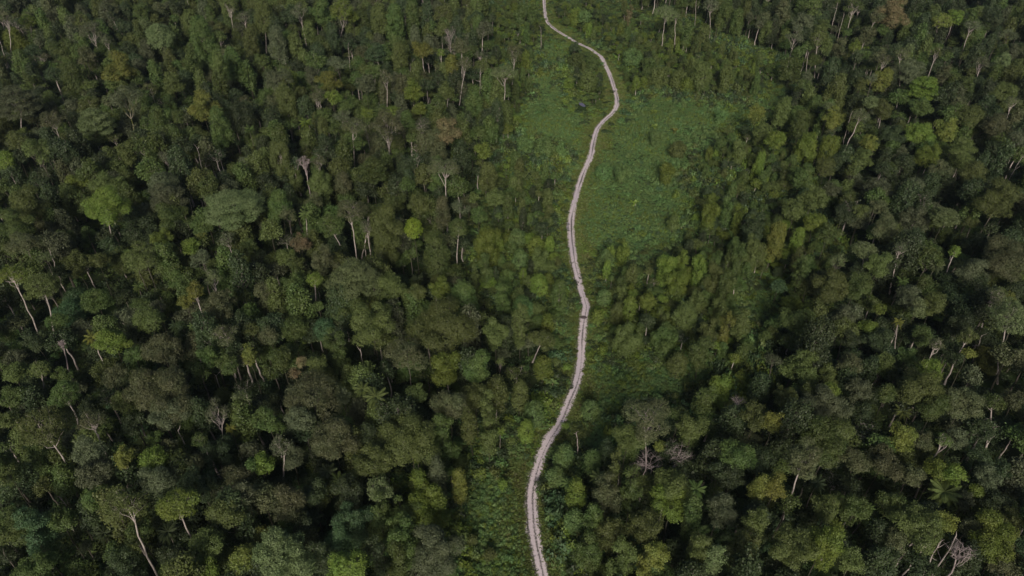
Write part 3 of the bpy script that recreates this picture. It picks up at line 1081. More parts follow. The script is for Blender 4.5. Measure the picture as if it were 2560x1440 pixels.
X, Y = np.meshgrid(xs, ys); Z = ground_z(X, Y); nx, ny = len(xs), len(ys)
i = np.arange(ny - 1)[:, None] * nx + np.arange(nx - 1)[None]
me = mesh_from('ground', np.stack([X, Y, Z], -1).reshape(-1, 3), np.stack([i, i + 1, i + nx + 1, i + nx], -1), [m_ground], True)
tag(link('ground', me), kind='structure')

# ------------------------------------------------------------------ gravel track with worn strips, and its grass verge
def ribbon(name, mat, z, left, right, cols, rng, jag=0.0, vs=RC):
    tg = unit(np.gradient(vs, axis=0)); nrm = np.stack([tg[:, 1], -tg[:, 0]], 1)
    n = len(vs); k = np.linspace(0, 1, cols)
    L = left + jag * sum(rng.normal(0, 1 / (q + 1), 1) * np.sin(np.arange(n) / (7.0 / (q + 1)) + rng.uniform(0, 6)) for q in range(5)) + rng.normal(0, jag * .25, n)
    Rr = right + jag * sum(rng.normal(0, 1 / (q + 1), 1) * np.sin(np.arange(n) / (6.0 / (q + 1)) + rng.uniform(0, 6)) for q in range(5)) + rng.normal(0, jag * .25, n)
    off = -L[:, None] * (1 - k)[None] + Rr[:, None] * k[None]
    P = vs[:, None] + nrm[:, None] * off[..., None]
    V = np.concatenate([P, np.full((n, cols, 1), z)], -1).reshape(-1, 3)
    i = np.arange(n - 1)[:, None] * cols + np.arange(cols - 1)[None]
    me = mesh_from(name, V, np.stack([i, i + 1, i + cols + 1, i + cols], -1), [mat])
    uv = me.uv_layers.new(name='UVMap'); li = np.empty(len(me.loops), np.int32); me.loops.foreach_get('vertex_index', li)
    U = np.stack([off.ravel(), np.repeat(np.arange(n) * .8, cols)], 1)[li]; uv.data.foreach_set('uv', U.astype(np.float32).ravel())
    return tag(link(name, me), kind='structure')
rng = np.random.default_rng(5)
m_road, t = new_mat('pale_gravel')
uv = N(t, 'ShaderNodeUVMap'); sx = N(t, 'ShaderNodeSeparateXYZ'); t.links.new(uv.outputs[0], sx.inputs[0])
geo = N(t, 'ShaderNodeNewGeometry'); mp = N(t, 'ShaderNodeMapping'); mp.inputs['Scale'].default_value = (2.0, .8, 1); t.links.new(uv.outputs[0], mp.inputs[0])
nl = noise(t, mp.outputs[0], 2.2, 6, .7); nb = noise(t, uv.outputs[0], .045, 2); nf = noise(t, geo.outputs['Position'], 3.0, 5, .7)
def strip(center, width, thr, seedoff):            # a worn strip that comes and goes along the track
    mp2 = N(t, 'ShaderNodeMapping'); mp2.inputs['Location'].default_value = (seedoff, seedoff * 3, 0); mp2.inputs['Scale'].default_value = (0, .03, 1)
    t.links.new(uv.outputs[0], mp2.inputs[0]); pres = noise(t, mp2.outputs[0], 1.0, 2)
    wav = math_node(t, 'ADD', sx.outputs[0], math_node(t, 'MULTIPLY', math_node(t, 'SUBTRACT', nb, .5), 1.0))
    d = math_node(t, 'ABSOLUTE', math_node(t, 'SUBTRACT', wav, center))
    a = math_node(t, 'SUBTRACT', 1.0, math_node(t, 'DIVIDE', d, width))
    s = math_node(t, 'ADD', math_node(t, 'MULTIPLY', a, .5), math_node(t, 'MULTIPLY', math_node(t, 'SUBTRACT', nl, .5), 1.7))
    s = math_node(t, 'ADD', s, math_node(t, 'MULTIPLY', math_node(t, 'SUBTRACT', pres, .5), 1.3))
    return ramp(t, s, thr - .05, thr + .25)
sA = strip(-.25, .55, .30, 3.1); sB = strip(1.3, .5, .26, 7.7); sC = strip(-1.7, .5, .34, 12.3)
dark = math_node(t, 'MAXIMUM', math_node(t, 'MAXIMUM', sA, sB), sC)
c = mixc(t, ramp(t, nf, .35, .65), (0.72, 0.62, 0.655), (0.60, 0.515, 0.545))
c = mixc(t, ramp(t, nb, .45, .62), c, mixc(t, .35, c, (0.44, 0.39, 0.46)))
c = mixc(t, dark, c, mixc(t, ramp(t, nf, .4, .6), (0.115, 0.098, 0.115), (0.075, 0.08, 0.05)))
b = N(t, 'ShaderNodeBsdfPrincipled'); b.inputs['Roughness'].default_value = .85; t.links.new(c, b.inputs['Base Color'])
bp = N(t, 'ShaderNodeBump'); bp.inputs['Strength'].default_value = .5; bp.inputs['Distance'].default_value = .06
t.links.new(nf, bp.inputs['Height']); t.links.new(bp.outputs[0], b.inputs['Normal'])
o = N(t, 'ShaderNodeOutputMaterial'); t.links.new(b.outputs[0], o.inputs[0])
m_verge = rough_mat('verge_grass', (0.078, 0.135, 0.036), (0.085, 0.112, 0.036), .5, .35, .65)
m_edge = rough_mat('verge_dirt', (0.085, 0.065, 0.055), (0.055, 0.060, 0.022), 1.2, .35, .65)
ROADW = 2.2
ribbon('verge', m_verge, .03, 2.9, 2.9, 9, rng, .35)
ribbon('track_edge', m_edge, .06, ROADW + .3, ROADW + .35, 5, rng, .14)
ribbon('road', m_road, .10, ROADW - .05, ROADW - .05, 9, rng, .10)

# culvert slabs beside the track, round wet patch on it, pond
def slab(name, px, py, L, W, h, ang, label, mat):
    p = at(px, py, .2); g = Geo(); rg = np.random.default_rng(int(px))
    nseg = 7; pts = []
    for k in range(nseg + 1):                       # chipped long edges
        pts.append((-L / 2 + L * k / nseg, W / 2 + rg.normal(0, .05)))
    for k in range(nseg, -1, -1): pts.append((-L / 2 + L * k / nseg, -W / 2 + rg.normal(0, .05)))
    pts = np.array(pts); c_, s2 = math.cos(ang), math.sin(ang); pts = pts @ np.array([[c_, s2], [-s2, c_]])
    n = len(pts)
    V = [(x, y, 0) for x, y in pts] + [(x * .97, y * .97, h) for x, y in pts]
    fq = [(k, (k + 1) % n, n + (k + 1) % n, n + k) for k in range(n)]
    for k in range(nseg): fq.append((n + k, n + n - 1 - k, n + n - 2 - k, n + k + 1))
    me = mesh_from(name, V, fq, [mat]); o = link(name, me); o.location = (p[0], p[1], .04)
    return tag(o, label, 'concrete slab', 'culvert slabs beside the track')
m_conc = rough_mat('weathered_concrete', (0.36, 0.325, 0.36), (0.25, 0.22, 0.25), 1.5)
slab('concrete_slab', 1414.5, 555, 3.6, 1.1, .14, R(82), 'isolated pale concrete slab beside the gravel track, set apart from the longer one', m_conc)
slab('concrete_slab', 1418.8, 568, 5.6, 1.2, .14, R(92), 'longer pale concrete slab butted against the edge of the gravel track', m_conc)
slab('concrete_slab', 1420.5, 559, 2.0, .9, .25, R(95), 'smallest broken pale slab between the other two slabs and the track', m_conc)
def disc(name, px, py, a, b_, ang, z, mat, seed, n=28):
    p = at(px, py, z); rg = np.random.default_rng(seed); th = np.linspace(0, 2 * math.pi, n, endpoint=False)
    r = 1 + .05 * np.sin(3 * th + seed) + rg.normal(0, .02, n)
    x = a * r * np.cos(th); y = b_ * r * np.sin(th); X_ = x * math.cos(ang) - y * math.sin(ang); Y_ = x * math.sin(ang) + y * math.cos(ang)
    V = [(p[0] + q, p[1] + w, z) for q, w in zip(X_, Y_)]; fq = [(k, k + 1, n - 2 - k, n - 1 - k) for k in range(n // 2 - 1)]
    return tag(link(name, mesh_from(name, V, fq, [mat])), kind='structure')
disc('mud_patch', 1459, 793, 1.15, .85, 0, .12, rough_mat('wet_mud', (0.13, 0.10, 0.10), (0.10, 0.08, 0.085), 2), 3)
m_water, t = new_mat('pond_water'); b = N(t, 'ShaderNodeBsdfPrincipled'); b.inputs['Base Color'].default_value = (.16, .16, .26, 1)  # lilac of the reflected sky put into the base colour
b.inputs['Roughness'].default_value = .06; b.inputs['IOR'].default_value = 1.33; b.inputs['Specular IOR Level'].default_value = 1.0
o = N(t, 'ShaderNodeOutputMaterial'); t.links.new(b.outputs[0], o.inputs[0])
disc('pond_water', 1453.5, 260, 4.2, 1.25, math.atan2(-3.6, 1.5), .06, m_water, 5)

# ------------------------------------------------------------------ the trees the photograph shows, one by one
NAMES = dict(D='rainforest_tree', C='rainforest_tree', T='rainforest_tree', U='spreading_tree', O='open_crowned_tree', V='vine_covered_tree', X='dead_tree', K='bare_trunk',
             P='palm_tree', F='tree_fern', B='banana_plant')
CATS = dict(D='tree', C='tree', T='tree', U='tree', O='tree', V='vine-covered tree', X='dead tree', K='bare trunk', P='palm tree', F='tree fern', B='banana plant')
SHAPE = dict(D='billowing-crowned tree', C='round-crowned tree', T='tall column-crowned tree', U='flat layered tree', O='open-crowned tree', V='vine-hung tree', X='dead tree',
             K='bare trunk', P='palm', F='tree fern', B='banana plant')
GROUPS = dict(D='rainforest trees beside the track', C='rainforest trees beside the track', T='rainforest trees beside the track', U='spreading layered trees', O='open-crowned pale-limbed trees',
              V='vine-covered thicket trees', X='dead trees', K='bare trunks in the canopy', P='palms among the trees', F='tree ferns', B='banana plants in the creepers')
ENT = []
for (tx, ty), txt in T.items():
    for ln in txt.strip().split('\n'):
        q = ln.split('|'); w = q[0].split(); k = w[0]
        name = q[1].strip() if len(q) > 1 else ''; rest = q[2].strip() if len(q) > 2 else ''
        if k == 'K':
            a = [float(v) for v in w[1:5]]
            e = dict(k=k, x=tx * 640 + a[0] / 3, y=ty * 480 + a[1] / 3, fx=tx * 640 + a[2] / 3, fy=ty * 480 + a[3] / 3, bark=w[5], col='grey', w=4, h=4)
        else:
            cx, cy, ww, hh = (float(v) for v in w[1:5])
            if ww < 15 or hh < 15: continue
            e = dict(k=k, x=tx * 640 + cx / 3, y=ty * 480 + cy / 3, w=ww / 3, h=hh / 3, col=w[5], zc=float(w[6]) if len(w) > 6 else 16.0, bark='pale' if len(w) > 8 else 'grey')
            if len(w) > 8: e['fx'] = tx * 640 + float(w[7]) / 3; e['fy'] = ty * 480 + float(w[8]) / 3
            if len(w) > 9: e['bark'] = w[9]
            if e['col'] == 'twig': e['col'] = 'grey'
        if e['k'] in 'VC' and e.get('zc', 20) <= 6.5 and e['col'] in ('green', 'blue', 'dark'): e['col'] = 'creep'
        if e['k'] == 'B': e['col'] = {'lime': 'bright', 'pale': 'creep', 'bright': 'creep'}.get(e['col'], e['col'])
        e['short'] = name; e['rest'] = rest; ENT.append(e)

def place(e, i):
    """position, size and height of one tree from where its crown and trunk foot are seen"""
    rg = np.random.default_rng(1000 + i); e['rng'] = rg
    if e['k'] == 'K':                               # a bare trunk: find foot and top heights
        dy = max(e['fy'] - e['y'], 8)
        zf = 6.0; pf = at(e['fx'], e['fy'], zf)
        lo, hi = zf, 60.0
        for _ in range(40):
            m = (lo + hi) / 2; pm = np.array([pf[0], pf[1], m]); y = proj(pm)[1]
            if y > e['y']: lo = m
            else: hi = m
        zt = min(lo, 32); pt = np.array([pf[0], pf[1], zt]); X = at(e['x'], e['y'], zt)
        lean = (X[:2] - pf[:2]); ml = (zt - zf) * .35; L = np.hypot(*lean)
        if L > ml: lean *= ml / L
        top = np.array([pf[0] + lean[0], pf[1] + lean[1], zt]); base = pf + (pf - top) * (zf / (zt - zf)); base[2] = 0
        e.update(pos=top, base=base, r=.5, rz=1, depth=proj(top)[2]); return
    zc = e['zc']
    for _ in range(4):
        c = at(e['x'], e['y'], zc); d = proj(c)[2]; r = max(.8, e['w'] * 1.05 * d / F / 2)
        ray = unit(c - CAMP); sd_ = -ray[2]; cd = math.sqrt(1 - sd_ * sd_)
        hh = e['h'] * 1.03 * d / F / 2
        rz = math.sqrt(max(.0, hh * hh - (r * sd_) ** 2)) / cd
        rz = min(max(rz, .5 * r), 2.3 * r)
        if e['k'] == 'U': rz = min(rz, .75 * r)
        if e['k'] in 'DT' and 'fx' not in e and 'low' not in e: rz = max(rz, min(zc * .42, r * 1.2))
        base = None
        if 'fx' in e:
            lo, hi = 0, 60.0                        # drop below the crown centre that reaches the foot pixel row
            for _ in range(30):
                m = (lo + hi) / 2
                if proj(c - (0, 0, m))[1] < e['fy']: lo = m
                else: hi = m
            zc2 = min(max(zc, lo + 3.0), 33)
            foot_z = zc2 - lo
            if abs(zc2 - zc) > .3: zc = zc2; continue
            f = at(e['fx'], e['fy'], max(zc - lo, 0)); lean = f[:2] - c[:2]; ml = lo * .28; L = np.hypot(*lean)
            if L > ml: lean = lean * ml / L
            base = np.array([c[0] + lean[0] * zc / max(lo, 1), c[1] + lean[1] * zc / max(lo, 1), 0])
        zc_min = rz * (.75 if e['k'] in 'VC' or 'low' in e else 1.0) + (.0 if e['k'] in 'VCBF' else 2)
        if e['k'] in 'VCD' and 'fx' not in e and 'low' not in e and e['zc'] <= 13: zc_min = 0; rz = max(rz, zc * .95)
        if zc < zc_min: zc = zc_min; continue
        break
    if base is None: base = np.array([c[0] + rg.normal(0, zc * .02), c[1] + rg.normal(0, zc * .02), 0])
    e.update(pos=c, base=base, r=r, rz=rz, depth=d, zc=zc)
for i, e in enumerate(ENT): place(e, i)
# a crown that would hide a visible trunk stands lower and farther back
for _pass in range(6):
    TS = [e for e in ENT if 'fx' in e]
    for i, e in enumerate(ENT):
        if 'fx' in e or e['k'] in 'KB' or e['zc'] < 5: continue
        rp_x, rp_y = e['w'] / 2, e['h'] / 2; hit = False
        for q in TS:
            if e['depth'] > q['depth'] + 1.0: continue
            for f in (.35, .6, .85, 1.0):
                sx_, sy_ = q['x'] + (q['fx'] - q['x']) * f, q['y'] + (q['fy'] - q['y']) * f
                if ((sx_ - e['x']) / rp_x) ** 2 + ((sy_ - e['y']) / rp_y) ** 2 < .9: hit = True; break
            if hit: break
        if hit:
            e['w'] *= .93 if e['zc'] < 8 else 1; e['h'] *= .93 if e['zc'] < 8 else 1; e['zc'] = max(5.5, e['zc'] - 3.5); e['low'] = True; place(e, i)
# keep trunks and crowns off the track
for e in ENT:
    if e['k'] == 'K': continue
    d0 = road_dist(e['pos'][0], e['pos'][1])[0]
    if d0 < e['r'] + 2.6:
        e['r'] = max(.8, d0 - 2.6) if d0 > 3.6 else 0
for e in ENT:
    if e['k'] in 'VC' and e['zc'] <= 6.5 and e['y'] > 1090 and int(region(np.array([e['x']]), np.array([e['y']]))[0]) == 0: e['r'] *= .5; e['rz'] *= .4; e['pos'] = e['pos'] * (1, 1, .4)
RPX, RPY, RPD = proj(np.c_[RC, np.full(len(RC), .1)])
RPX = np.r_[RPX, 1449, 1453, 1457, 1461]; RPY = np.r_[RPY, 254, 259, 264, 268]; RPD = np.r_[RPD, [proj((POND[0], POND[1], 0))[2]] * 4]
def hides_road(px, py, dd, rx, ry):
    return bool(((((RPX - px) / rx) ** 2 + ((RPY - py) / ry) ** 2 < 1) & (dd < RPD)).any())
for e in ENT:
    if e['k'] in 'KB' or e['r'] <= .4: continue
    for _ in range(9):
        px, py, dd = proj(e['pos']); ray = unit(e['pos'] - CAMP); hh = math.sqrt((e['rz'] ** 2) * (1 - ray[2] ** 2) + (e['r'] * ray[2]) ** 2)
        if not hides_road(px, py, dd, e['r'] * F / dd + 6, hh * F / dd + 4): break
        e['r'] *= .88; e['rz'] *= .88
        if e['zc'] < 14: q = e['pos'].copy(); q[2] *= .92; e['pos'] = q
    if e['r'] < 1.0 and e['k'] not in 'PF': e['r'] = 0
ENT = [e for e in ENT if e['r'] > 0.4]

# ------------------------------------------------------------------ palms, ferns, bananas
def frond(g, o, az, L, elev, droop, w, rng, leaf=.5, n=9):
    t_ = np.linspace(0, 1, n); d = np.array([math.cos(az), math.sin(az)])
    hz = L * t_ * (1 - .18 * t_); z = L * (math.sin(elev) * t_ - droop * t_ ** 2)
    P = np.stack([o[0] + d[0] * hz, o[1] + d[1] * hz, o[2] + z], 1)
    g.tube(P, np.linspace(.06, .015, n), 4)
    side = np.array([-d[1], d[0], 0]); V = []
    for i in range(1, 4 * n):
        f = i / (4 * n); p = np.array([np.interp(f, t_, P[:, k]) for k in range(3)])
        wl = w * math.sin(math.pi * min(1, .12 + .9 * f)) ** .6
        for s in (-1, 1):
            e = p + side * s * wl + np.array([d[0], d[1], 0]) * wl * .55 + np.array([0, 0, -wl * rng.uniform(.25, .6)])
            q = np.array([d[0], d[1], 0]) * L / (n * 4) * .62
            V += [p - q, p + q, e + q * .35, e - q * .35]
    g.quads(np.array(V))
def paddle(g, o, az, L, elev, w, rng, droop=.5):
    n = 7; t_ = np.linspace(0, 1, n); d = np.array([math.cos(az), math.sin(az)])
    hz = L * t_ * math.cos(elev); z = L * (math.sin(elev) * t_ - droop * t_ ** 3)
    P = np.stack([o[0] + d[0] * hz, o[1] + d[1] * hz, o[2] + z], 1); side = np.array([-d[1], d[0], 0]); V = []
    for i in range(n - 1):
        for s in (-1, 1):
            a = w * math.sin(math.pi * (.08 + .86 * t_[i])) ** .7; b2 = w * math.sin(math.pi * (.08 + .86 * t_[i + 1])) ** .7
            V += [P[i], P[i + 1], P[i + 1] + side * s * b2 - (0, 0, b2 * .3), P[i] + side * s * a - (0, 0, a * .3)]
    g.quads(np.array(V))

# ------------------------------------------------------------------ labels: the look plus the nearest easily found neighbour
LAND = [e for e in ENT if e['short']]
def rd(e): return road_dist(e['pos'][0], e['pos'][1])[0]
used = {}
for e in LAND:
    lab = e['short'] + (', ' + e['rest'] if e['rest'] and not e['rest'].startswith(('in ', 'on ', 'at ', 'beside', 'near', 'behind', 'with', 'like')) else (' ' + e['rest'] if e['rest'] else ''))
    if len(lab.split()) < 5:
        lab += ' above the canopy' if e['k'] != 'K' and e.get('zc', 0) > 18 else ' among the trees'
    e['label'] = ' '.join(lab.split()[:16]); used.setdefault(e['label'], []).append(e)
ORD = ['', 'second ', 'third ', 'fourth ', 'fifth ', 'sixth ', 'seventh ', 'eighth ', 'ninth ', 'tenth ']
REL = {}
for e in ENT:
    if e['short']: continue
    best = min(LAND, key=lambda l: math.hypot(l['x'] - e['x'], l['y'] - e['y']))
    dx, dy = e['x'] - best['x'], e['y'] - best['y']
    if abs(dy) > abs(dx): rel = 'behind the' if dy < 0 else 'in front of the'
    else: rel = 'on the track side of the' if abs(e['x'] - 1430) < abs(best['x'] - 1430) else 'on the far side from the track of the'
    if abs(dx) > abs(dy) and rel.startswith('on the far'): rel = 'away from the track beyond the'
    size = e['r'] * 1.0
    sw = 'small ' if size < 3.2 else 'broad ' if size > 6.5 else ''
    desc = sw + COLWORD[e['col']] + ' ' + SHAPE[e['k']] if e['k'] not in 'XK' else SHAPE[e['k']]
    e['_d'] = math.hypot(dx, dy); e['_k'] = (desc, rel, id(best)); e['_b'] = best; e['_desc'] = desc; e['_rel'] = rel
    REL.setdefault(e['_k'], []).append(e)
for k, L in REL.items():
    L.sort(key=lambda e: e['_d'])
    for n_, e in enumerate(L):
        lw = e['_rel'] + ' ' + e['_b']['short']
        e['label'] = (ORD[n_] + e['_desc'] + ' ' + lw)
        e['label'] = e['label'].replace('away from the track beyond', 'beyond') if len(e['label'].split()) > 16 else e['label']
        if len(e['label'].split()) > 16: e['label'] = ' '.join((ORD[n_] + COLWORD[e['col']] + ' tree ' + lw).replace('away from the track beyond', 'beyond').replace('on the track side of', 'trackward of').split()[:16])

for e in ENT:
    e['name'], e['cat'], e['grp'] = NAMES[e['k']], CATS[e['k']], GROUPS[e['k']]
    if e['k'] == 'T': e['name'], e['cat'], e['grp'] = 'tall_narrow_tree', 'narrow tree', 'tall narrow trees of the forest'
    elif e['k'] in 'DC' and e['zc'] <= 13: e['name'], e['cat'], e['grp'] = 'young_tree', 'young tree', 'young trees near the track and in the understorey'
# ------------------------------------------------------------------ build them
MATOBJ = {}
def add_tree(e, i):
    rg = e['rng']; k = e['k']; c = e['pos']; b0 = e['base']; gz = float(ground_z(b0[0], b0[1])); base = np.array([b0[0], b0[1], gz - .2])
    leaf = max(.29, e['depth'] / F * 2.5 * .86)
    root = empty(e['name'], (base[0], base[1], gz)); tag(root, e['label'], e['cat'], e['grp'])
    loc0 = np.array([base[0], base[1], gz]); e['root'] = root
    g = Geo(); B = []; me = None; cc = c - loc0; bk = BM[e['bark'] if 'fx' in e or k in 'OX' else 'dark']
    tr0 = max(.22, e['depth'] / F * 2.5 * .36) * (1 if 'fx' in e else .62)
    if k == 'K':
        pts = curve((0, 0, -.2), cc, .022, rg, 10); g.tube(pts, np.linspace(tr0 * .95, tr0 * .4, 10), 7)
        for _ in range(rg.integers(1, 4)):
            a = pts[rg.integers(5, 10)]; g.tube(curve(a, a + sph(1, rg, .1)[0] * rg.uniform(1, 3), .1, rg, 4), np.linspace(tr0 * .4, tr0 * .12, 4), 4)
        g2 = Geo()
        a = pts[9]; g2.tube(curve(a, a + np.array([rg.normal(0, .6), rg.normal(0, .6), 1.6]), .1, rg, 4), np.linspace(tr0 * .55, tr0 * .1, 4), 4)
        g.V += g2.V; g.F += [f + g.n for f in g2.F]; g.n += g2.n
        link('trunk', g.mesh('bare_trunk', [bk], True), root)
        P = []; 
        for _ in range(4):
            q = pts[rg.integers(2, 9)]; P.append(q + rg.normal(0, .45, (26, 3)) * (1, 1, 1.7))
        P = np.concatenate(P); link('climber_leaves', mesh_from('climber_leaves', leaf_quads(P, np.tile((0, 0, 1.), (len(P), 1)), leaf * .8, rg), np.arange(len(P) * 4).reshape(-1, 4), [LM['olive']]), root)
        return
    if k in 'PF':
        g.tube(curve((0, 0, -.2), cc, .03, rg, 7), np.linspace(tr0 * .9, tr0 * .55, 7), 6)
        link('trunk', g.mesh('palm_trunk', [BM['pale' if 'fx' in e else 'grey']], True), root)
        g = Geo(); nf = 24 if k == 'P' else 14; L = e['r'] * 1.0
        for j in range(nf):
            az = 2.4 * j + rg.uniform(-.2, .2); f = j / nf
            frond(g, cc, az, L * rg.uniform(.85, 1.1), R(62 - 62 * f), min(.95, .42 + .5 * f), L * (.16 if k == 'P' else .24), rg)
        link('crown', g.mesh('palm_fronds', [LM[e['col']]]), root); return
    if k == 'B':
        H = max(1.2, e['zc'] * .45); n = 3
        for j in range(n):
            a = 2.1 * j; o_ = np.array([math.cos(a) * .5, math.sin(a) * .5, 0]); g.tube([o_, o_ * 1.2 + (0, 0, H * .5), o_ * 1.5 + (0, 0, H)], [.2, .16, .1], 6)
        link('stem', g.mesh('banana_stem', [BM['moss']], True), root); g = Geo(); L = max(2.0, min(3.2, e['r'] * 1.2))
        for j in range(13): paddle(g, np.array([math.cos(j * 2.1) * .7, math.sin(j * 2.1) * .7, H]), j * 2.4 + rg.uniform(-.3, .3), L * rg.uniform(.8, 1.15), R(rg.uniform(15, 70)), .42 + L * .05, rg)
        link('leaves', g.mesh('banana_leaves', [LM[e['col']]]), root); return
    r, rz = e['r'], e['rz']
    if k == 'X':
        B = crown_blobs('O', r * 1.15, max(rz, r * .7), rg)
        trunk_geo(g, (0, 0, -.2), cc + (0, 0, -rz * .5), tr0, rg, B, 'O', 0, r, rz)
        # limbs go to lobes about the crown centre
        g = Geo(); Bc = [((cc[0] + b[0][0], cc[1] + b[0][1], cc[2] + b[0][2]), b[1]) for b in B]
        trunk_geo(g, (0, 0, -.2), cc + (0, 0, -rz * .5), tr0, rg, Bc, 'O', 0, r, rz, twigs=4.0)
        link('trunk', g.mesh('dead_trunk', [BM['twig']], True), root); return
    kk = {'V': 'V'}.get(k, k); dens = .72 if k == 'O' else 1.0
    me, B = crown_mesh('crown', kk, r, rz, leaf, rg, LM[e['col']], dens)
    Bc = [((cc[0] + b[0][0], cc[1] + b[0][1], cc[2] + b[0][2]), b[1]) for b in B]
    drop = {'T': .1, 'V': .2, 'U': .75, 'O': .55}.get(k, .4)
    trunk_geo(g, (0, 0, -.2), cc + (0, 0, -rz * drop), tr0 * (.8 if k == 'V' else 1), rg, Bc, k, 0, r, rz, bendy=.022)
    link('trunk', g.mesh('trunk', [bk], True), root)
    co = link('crown', me, root); co.location = tuple(cc)
for i, e in enumerate(ENT): add_tree(e, i)
print('hand placed trees', len(ENT), 'leaves', sum(len(m.polygons) for m in bpy.data.meshes))

if 0:
    for e in ENT: print('LAB', e['name'], '|', e['label'])
# ------------------------------------------------------------------ everything past counting: filler canopy, undergrowth, creeper carpets
def pscatter(name, P, idx, rot, scl, protos, label, cat):
    me = bpy.data.meshes.new(name); me.vertices.add(len(P)); me.vertices.foreach_set('co', np.asarray(P, np.float32).ravel())
    a = me.attributes.new('idx', 'INT', 'POINT'); a.data.foreach_set('value', np.asarray(idx, np.int32))
    a = me.attributes.new('rot', 'FLOAT_VECTOR', 'POINT'); a.data.foreach_set('vector', np.asarray(rot, np.float32).ravel())
    a = me.attributes.new('scl', 'FLOAT_VECTOR', 'POINT'); a.data.foreach_set('vector', np.asarray(scl, np.float32).ravel())
    o = tag(link(name, me), label, cat, kind='stuff')
    coll = bpy.data.collections.new(name + '_kinds')
    for j, (pm, mats) in enumerate(protos):
        po = bpy.data.objects.new('%s_kind_%03d' % (name, j), pm); coll.objects.link(po)
        for s, mt in enumerate(mats): po.material_slots[s].link = 'OBJECT'; po.material_slots[s].material = mt
    g = bpy.data.node_groups.new(name, 'GeometryNodeTree')
    g.interface.new_socket('Geometry', in_out='INPUT', socket_type='NodeSocketGeometry'); g.interface.new_socket('Geometry', in_out='OUTPUT', socket_type='NodeSocketGeometry')
    gi = g.nodes.new('NodeGroupInput'); go = g.nodes.new('NodeGroupOutput'); iop = g.nodes.new('GeometryNodeInstanceOnPoints'); ci = g.nodes.new('GeometryNodeCollectionInfo')
    ci.inputs['Collection'].default_value = coll; ci.inputs['Separate Children'].default_value = True; ci.inputs['Reset Children'].default_value = True
    iop.inputs['Pick Instance'].default_value = True
    def na(nm, ty):
        n = g.nodes.new('GeometryNodeInputNamedAttribute'); n.data_type = ty; n.inputs['Name'].default_value = nm; return n.outputs['Attribute']
    g.links.new(gi.outputs[0], iop.inputs['Points']); g.links.new(ci.outputs[0], iop.inputs['Instance']); g.links.new(na('idx', 'INT'), iop.inputs['Instance Index'])
    e2r = g.nodes.new('FunctionNodeEulerToRotation'); g.links.new(na('rot', 'FLOAT_VECTOR'), e2r.inputs[0]); g.links.new(e2r.outputs[0], iop.inputs['Rotation'])
    g.links.new(na('scl', 'FLOAT_VECTOR'), iop.inputs['Scale']); g.links.new(iop.outputs[0], go.inputs[0])
    m = o.modifiers.new('scatter', 'NODES'); m.node_group = g
    return o

# filler trees: whole trees on a jittered grid, set wherever no tree above already stands
rng = np.random.default_rng(77)
NX = []
protos = []
for j in range(20):
    kind = 'DTDTDDOTDUDTDTDTDDTD'[j]; rr = (2.6, 3.4, 4.6, 3.0, 3.9)[j % 5]; low = j % 4 == 3
    rz = rr * (1.0 if kind in 'DO' else 1.9 if kind == 'T' else .6); zc = (9.5 if low else 11.5) + (j % 3) * 1.0; rz = min(rz, zc * .8)
    lf = .48; B = crown_blobs(kind, rr, rz, rng); Pq, Qn = crown_points(B, kind, lf, rng, 1.0 if kind != 'O' else .6)
    V1 = leaf_quads(Pq, Qn, lf, rng) + (0, 0, zc); g = Geo(); g.quads(V1); nq = len(Pq)
    Bc = [((b[0][0], b[0][1], b[0][2] + zc), b[1]) for b in B]
    trunk_geo(g, (0, 0, -1), (0, 0, zc - rz * .4), .26, rng, Bc, 'O' if kind == 'O' else 'D', 0, rr, rz)
    pm = g.mesh('filler_tree_%02d' % j, [LM['green'], BM['grey']]); mi = np.ones(len(pm.polygons), np.int32); mi[:nq] = 0; pm.polygons.foreach_set('material_index', mi)
    NX.append((pm, rr, rz, zc))
FC = ['dark', 'green', 'olive', 'grey', 'brown', 'bright']
for pm, *_ in NX:
    for c_ in FC: protos.append((pm, [LM[c_], BM[('pale', 'grey', 'dark')[int(rng.choice(3, p=(.3, .3, .4)))]]]))
sp = 7.4
gx, gy = np.meshgrid(np.arange(-560, 561, sp), np.arange(36, 690, sp)); gx = gx.ravel() + rng.uniform(-.45, .45, gx.size) * sp; gy = gy.ravel() + rng.uniform(-.45, .45, gy.size) * sp
HX = np.array([e['pos'] for e in ENT]); HR = np.array([e['r'] if e['k'] not in 'K' else .3 for e in ENT])
hx_, hy_, hd_ = proj(HX); HRP = HR * F / hd_
HH = np.array([e['h'] / 2 for e in ENT])
segs = [(e['x'], e['y'], e['fx'], e['fy'], e['depth']) for e in ENT if 'fx' in e]
SG = np.array(segs)
gx2, gy2 = np.meshgrid(np.arange(-220, 260, 3.9), np.arange(60, 560, 3.9)); gx2 = gx2.ravel() + rng.uniform(-1.7, 1.7, gx2.size); gy2 = gy2.ravel() + rng.uniform(-1.7, 1.7, gy2.size)
q1, q2, _ = proj(np.stack([gx2, gy2, np.full(gx2.shape, 4.0)], 1)); k2 = region(q1, q2) == 1; gx = np.r_[gx, gx2[k2]]; gy = np.r_[gy, gy2[k2]]; NB = len(gx) - int(k2.sum())
rdist = road_dist(gx, gy)
P_, I_, R_, S_ = [], [], [], []; chosen = []
hts = np.where(rng.random(gx.size) < .2, rng.uniform(13, 18, gx.size), rng.uniform(6, 13, gx.size)) + np.clip((gy - 330) / 60, 0, 3)
